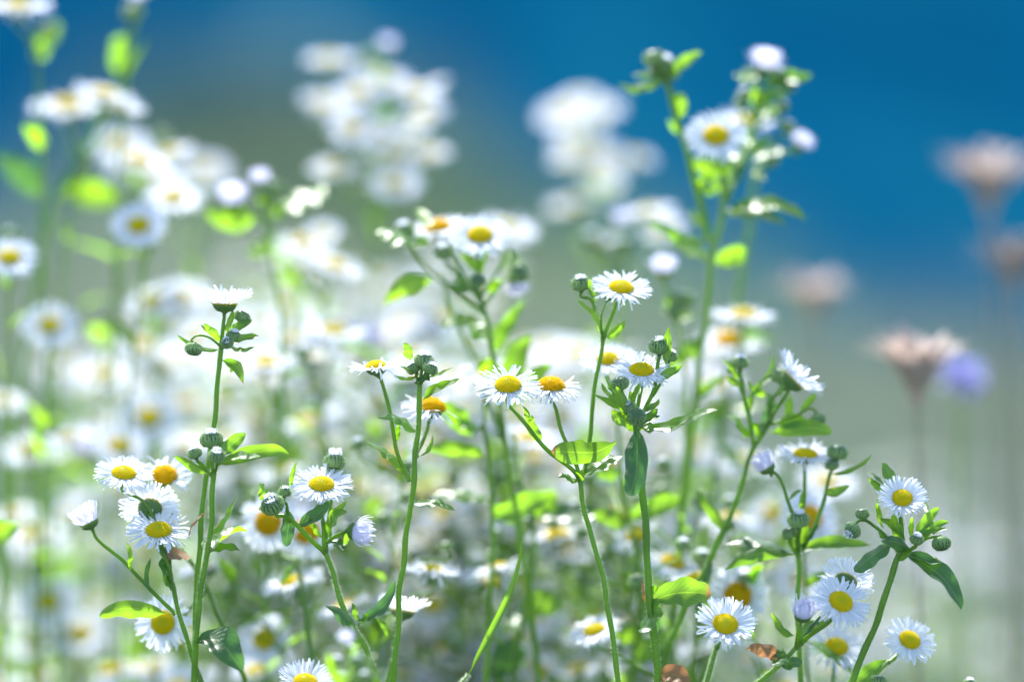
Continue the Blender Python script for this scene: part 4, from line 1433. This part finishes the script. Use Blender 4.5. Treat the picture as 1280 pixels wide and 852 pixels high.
auto_plant('shorter tower of pale blurred daisies against the blue, right of the tall one', 1.56,
           [(705, 140, 75, F), (745, 140, 72, F), (725, 122, 54, F), (722, 175, 72, F), (752, 200, 68, F), (792, 196, 57, F, (0.1, 0.95, 0.25)), (715, 200, 57, F), (718, 254, 75, F), (755, 228, 54, F)], 740, 112, 6)
auto_plant('blurred pale daisies with one lilac head below the shorter tower', 1.42, [(776, 276, 40, 'tight', (0, 1, 0.1)), (810, 262, 72, F), (750, 300, 50, F), (830, 285, 60, F)], 770, 113, 6, [(740, 300, 26), (780, 305, 24), (760, 315, 20)])
auto_plant('soft wide daisy directly behind the twin-flowered plant', 1.40, [(632, 285, 88, F, (0.1, 0.9, 0.35))], 640, 114, 3)
auto_plant('blurred pair of pale daisies in front of the white mass', 1.40, [(380, 302, 80, F, (0, 0.95, 0.25)), (405, 290, 50, U_), (420, 330, 78, F)], 400, 115, 6)
auto_plant('soft golden-centred flat daisy near the tall cupped one', 1.30, [(332, 452, 84, F, (0, 0.97, 0.22))], 330, 116, 4, [(378, 440, 20)])
auto_plant('soft daisy with orange centre above the three pale buds', 1.32, [(418, 410, 84, F, (0.05, 0.93, 0.3)), (395, 445, 60, U_)], 405, 117, 4)
auto_plant('blurred daisies at the edge of the white mass with faint yellow centres', 1.42, [(190, 375, 76, F), (225, 370, 80, F), (180, 430, 80, F), (130, 465, 84, F), (205, 455, 60, F), (245, 420, 64, F)], 190, 118, 7)
auto_plant('soft daisies facing the viewer left of the tall straight stem', 1.37, [(186, 520, 82, F, (0, 0.6, 0.8)), (150, 555, 80, F), (230, 560, 66, F)], 190, 119, 6)
auto_plant('soft low pair of daisies at the edge, one behind the other', 1.38, [(38, 560, 90, F, (0, 0.93, 0.4)), (85, 545, 62, F), (5, 500, 60, F)], 40, 120, 5)
auto_plant('blurred white daisies low at the edge under the half closed lilac head', 1.42, [(40, 665, 84, F), (50, 680, 78, F), (15, 640, 70, F), (85, 640, 40, U_)], 40, 121, 7)
auto_plant('soft low daisies with small yellow eyes near the dark curled leaf', 1.36, [(60, 750, 80, F, (0, 0.6, 0.8)), (100, 790, 80, F), (40, 800, 70, F), (130, 800, 60, F)], 70, 122, 8)
auto_plant('soft daisy facing the viewer low between the budded stem and its neighbour', 1.28, [(330, 798, 72, U_, (0, 0.35, 0.95))], 335, 123, 5)
auto_plant('soft pale pink bud head near the hairy bud tuft', 1.12, [(432, 800, 38, 'tight', (0, 1, 0.2))], 440, 124, 4)
auto_plant('blurred flowers glowing behind the fine thread-petalled daisy', 1.42, [(560, 470, 84, F), (720, 440, 80, F), (650, 520, 80, F), (590, 540, 60, F), (700, 520, 78, F)], 640, 125, 7)
auto_plant('blurred white flowers low behind the thick pale green stem', 1.42, [(860, 665, 84, F), (885, 660, 70, F), (830, 560, 60, U_), (905, 570, 60, F)], 860, 126, 7)
auto_plant('blurred white petals behind the whorled daisy', 1.38, [(935, 575, 80, F), (1035, 600, 80, F), (965, 640, 76, F)], 970, 127, 7)
auto_plant('soft low daisy beyond the whorled stem with petals upright', 1.40, [(960, 700, 76, F), (1000, 725, 70, F)], 985, 128, 6)
P = Plant('lime leaf tip entering at the edge above the low blurred daisies', 1.14, 129, hairy=False, sides=7)
P.stem([(-30, 700), (-34, 760), (-40, 860)], 5, 4)
P.leaf((-30, 690), (24, 655), 30, 2, 12, 0)
P.leaf((-32, 720), (-60, 690), 26, 2, 12, 0)
P.done()

# ------------------------------------------------------------------ many more plants behind, making the white mass
far_rng = random.Random(2024)


def fill(zone, n, xr, yr, dr, heads=(5, 9), nleaf=7, spread=42, drop=150, leaf_scale=1.0, far=True, nbud=0):
    for i in range(n):
        d = far_rng.uniform(*dr)
        cx, cy = far_rng.uniform(*xr), far_rng.uniform(*yr)
        k = 1.3 / d
        hs = []
        for _ in range(far_rng.randint(*heads)):
            hs.append((cx + far_rng.gauss(0, spread) * k, cy + far_rng.uniform(0, drop) * k, 80 * 1.2 / d * far_rng.uniform(0.85, 1.15), far_rng.choice((F, F, F, F, U_, U_, DR, 'ragged', 'cup', 'closed', 'wilted') if far else (F, DR, 'ragged', 'wilted')), (far_rng.uniform(-0.35, 0.35), 0.9, far_rng.uniform(-0.2, 0.5))))
        bs = [(cx + far_rng.gauss(0, spread), cy + far_rng.uniform(-10, drop), far_rng.uniform(14, 22)) for _ in range(nbud)]
        auto_plant(zone, d, hs, cx + far_rng.uniform(-190, 190), far_rng.randrange(10 ** 6), nleaf, bs, rstem=2.8 * 1.2 / d, far=far, leaf_scale=leaf_scale, lean=far_rng.uniform(0.1, 0.9))


fill('blurred white daisies in the dense pale mass left of the middle', 21, (320, 640), (295, 540), (1.33, 1.62), (6, 11), 10, 58, 200)
fill('blurred white daisies in the dense pale mass left of the middle', 7, (320, 640), (310, 480), (1.8, 2.3), (7, 12), 5, 60, 190)
fill('blurred white daisies in front of the tan bank beside the tall cupped flower', 11, (90, 310), (370, 560), (1.36, 1.65), (5, 8), 10)
fill('blurred white daisies behind the crowded leafy top at mid height', 14, (590, 860), (370, 600), (1.34, 1.75), (5, 9), 10)
fill('blurred daisies low at the left behind the four-flowered branching plant', 20, (-20, 290), (590, 830), (1.31, 1.7), (4, 7), 16, 50, 160, 1.2)
fill('blurred daisies and leaves low in the middle between the bare stems', 44, (290, 900), (550, 830), (1.31, 1.7), (9, 14), 7, 62, 250, 1.1)
fill('soft leafy daisies low in the middle just behind the sharp stems', 18, (290, 940), (540, 760), (1.25, 1.38), (1, 1), 10, 45, 150, 0.8, False, 5)
fill('soft thin-stemmed budding daisies between the clustered plant and the whorled one', 8, (580, 980), (560, 740), (1.24, 1.34), (1, 1), 9, 40, 130, 0.8, False, 4)
fill('very faint pale daisies far off behind the thick leaning stem', 12, (940, 1320), (560, 760), (2.2, 3.4), (4, 7), 5, 60, 160)
fill('blurred pale daisies low beyond the thick leaning stem', 9, (980, 1290), (640, 820), (1.45, 2.1), (3, 6), 8)


# ------------------------------------------------------------------ dry seed heads and the lavender flower
def dry_head(label, px, py, w, d, seed, foot, cup=38, lean=(0, 1, 0.1)):
    P_ = Plant(label, d, seed, 'dry_flower', 'dried flower', 'dry brown flower heads', hairy=False, sides=8)
    s = S(d)
    g = P_.rng
    R = w * 0.56 * s
    c = P_.w((px, py, 0))
    nv = vec(*lean)
    q = Vector((0, 0, 1)).rotation_difference(nv)
    bm = bmesh.new()
    for i in range(80):
        az = g.uniform(0, 6.283)
        ln = R * g.uniform(0.75, 1.15)
        e = rad(cup + 30 + g.gauss(0, 9))
        r, z = 0.15 * R * g.random(), 0
        prev = None
        for k in range(6):
            t = k / 5
            a = e - t * rad(48)
            if k:
                r += math.cos(a) * ln / 5
                z += math.sin(a) * ln / 5
            ww = R * 0.035 * (0.5 + t) * (0.3 if k == 5 else 1)
            cc = Vector((math.cos(az) * r, math.sin(az) * r, z))
            tg = Vector((-math.sin(az), math.cos(az), 0))
            row = [bm.verts.new(cc - tg * ww), bm.verts.new(cc + tg * ww)]
            if prev:
                bm.faces.new((prev[0], prev[1], row[1], row[0]))
            prev = row
    lathe(bm, [(0.06 * R, -0.45 * R), (0.14 * R, -0.15 * R), (0.30 * R, 0.10 * R), (0.42 * R, 0.3 * R), (0.1 * R, 0.42 * R)], 16)
    P_.items.append(('seed_head', finish(bm, 'seed_head', M_DRYFL), c, q, 1.0, (), None))
    low = c - nv * 0.4 * R
    P_.stem([(px, py + w * 0.2), (px + (foot - px) * 0.3, py + w * 0.2 + 120), (px + (foot - px) * 0.7, py + w * 0.2 + 300)], 3.6, 3.0, M_DRYSTEM)
    P_.done()


dry_head('funnel-shaped dry brown flower head standing before the lavender bloom', 1146, 476, 136, 1.33, 201, 1150)
dry_head('very blurred small dry brown head low against the teal backdrop', 1018, 380, 100, 1.52, 202, 1020, 30)
dry_head('dry brown head highest at the edge against the blue', 1236, 240, 132, 1.47, 203, 1262, 35)
dry_head('dry brown head cut by the edge below the highest one', 1268, 340, 116, 1.45, 204, 1280, 32)

P = Plant('blurred lavender-blue scabious bloom beside the funnel-shaped dry head', 1.42, 205, 'lavender_flower', 'scabious flower', None, hairy=False, sides=8)
pm = petals_mesh('lavender_petals', 31, 60, 22, 18, -20, 6.2, (), M_SCAB, 1.5, 2.4, 0.3)
sc_ = 78 * S(1.42) / 0.0165
P.items.append(('petals', pm, P.w((1202, 474)), Vector((0, 0, 1)).rotation_difference(vec(0.25, 0.75, 0.5)), sc_, (), None))
pm2 = petals_mesh('lavender_petals_inner', 32, 50, 50, 16, -10, 4.2, (), M_SCAB, 0.8, 2.2, 0.3)
P.items.append(('inner_petals', pm2, P.w((1202, 472)), Vector((0, 0, 1)).rotation_difference(vec(0.25, 0.75, 0.5)), sc_, (), None))
P.stem([(1200, 478), (1198, 560), (1204, 720)], 3.6, 3)
P.done()
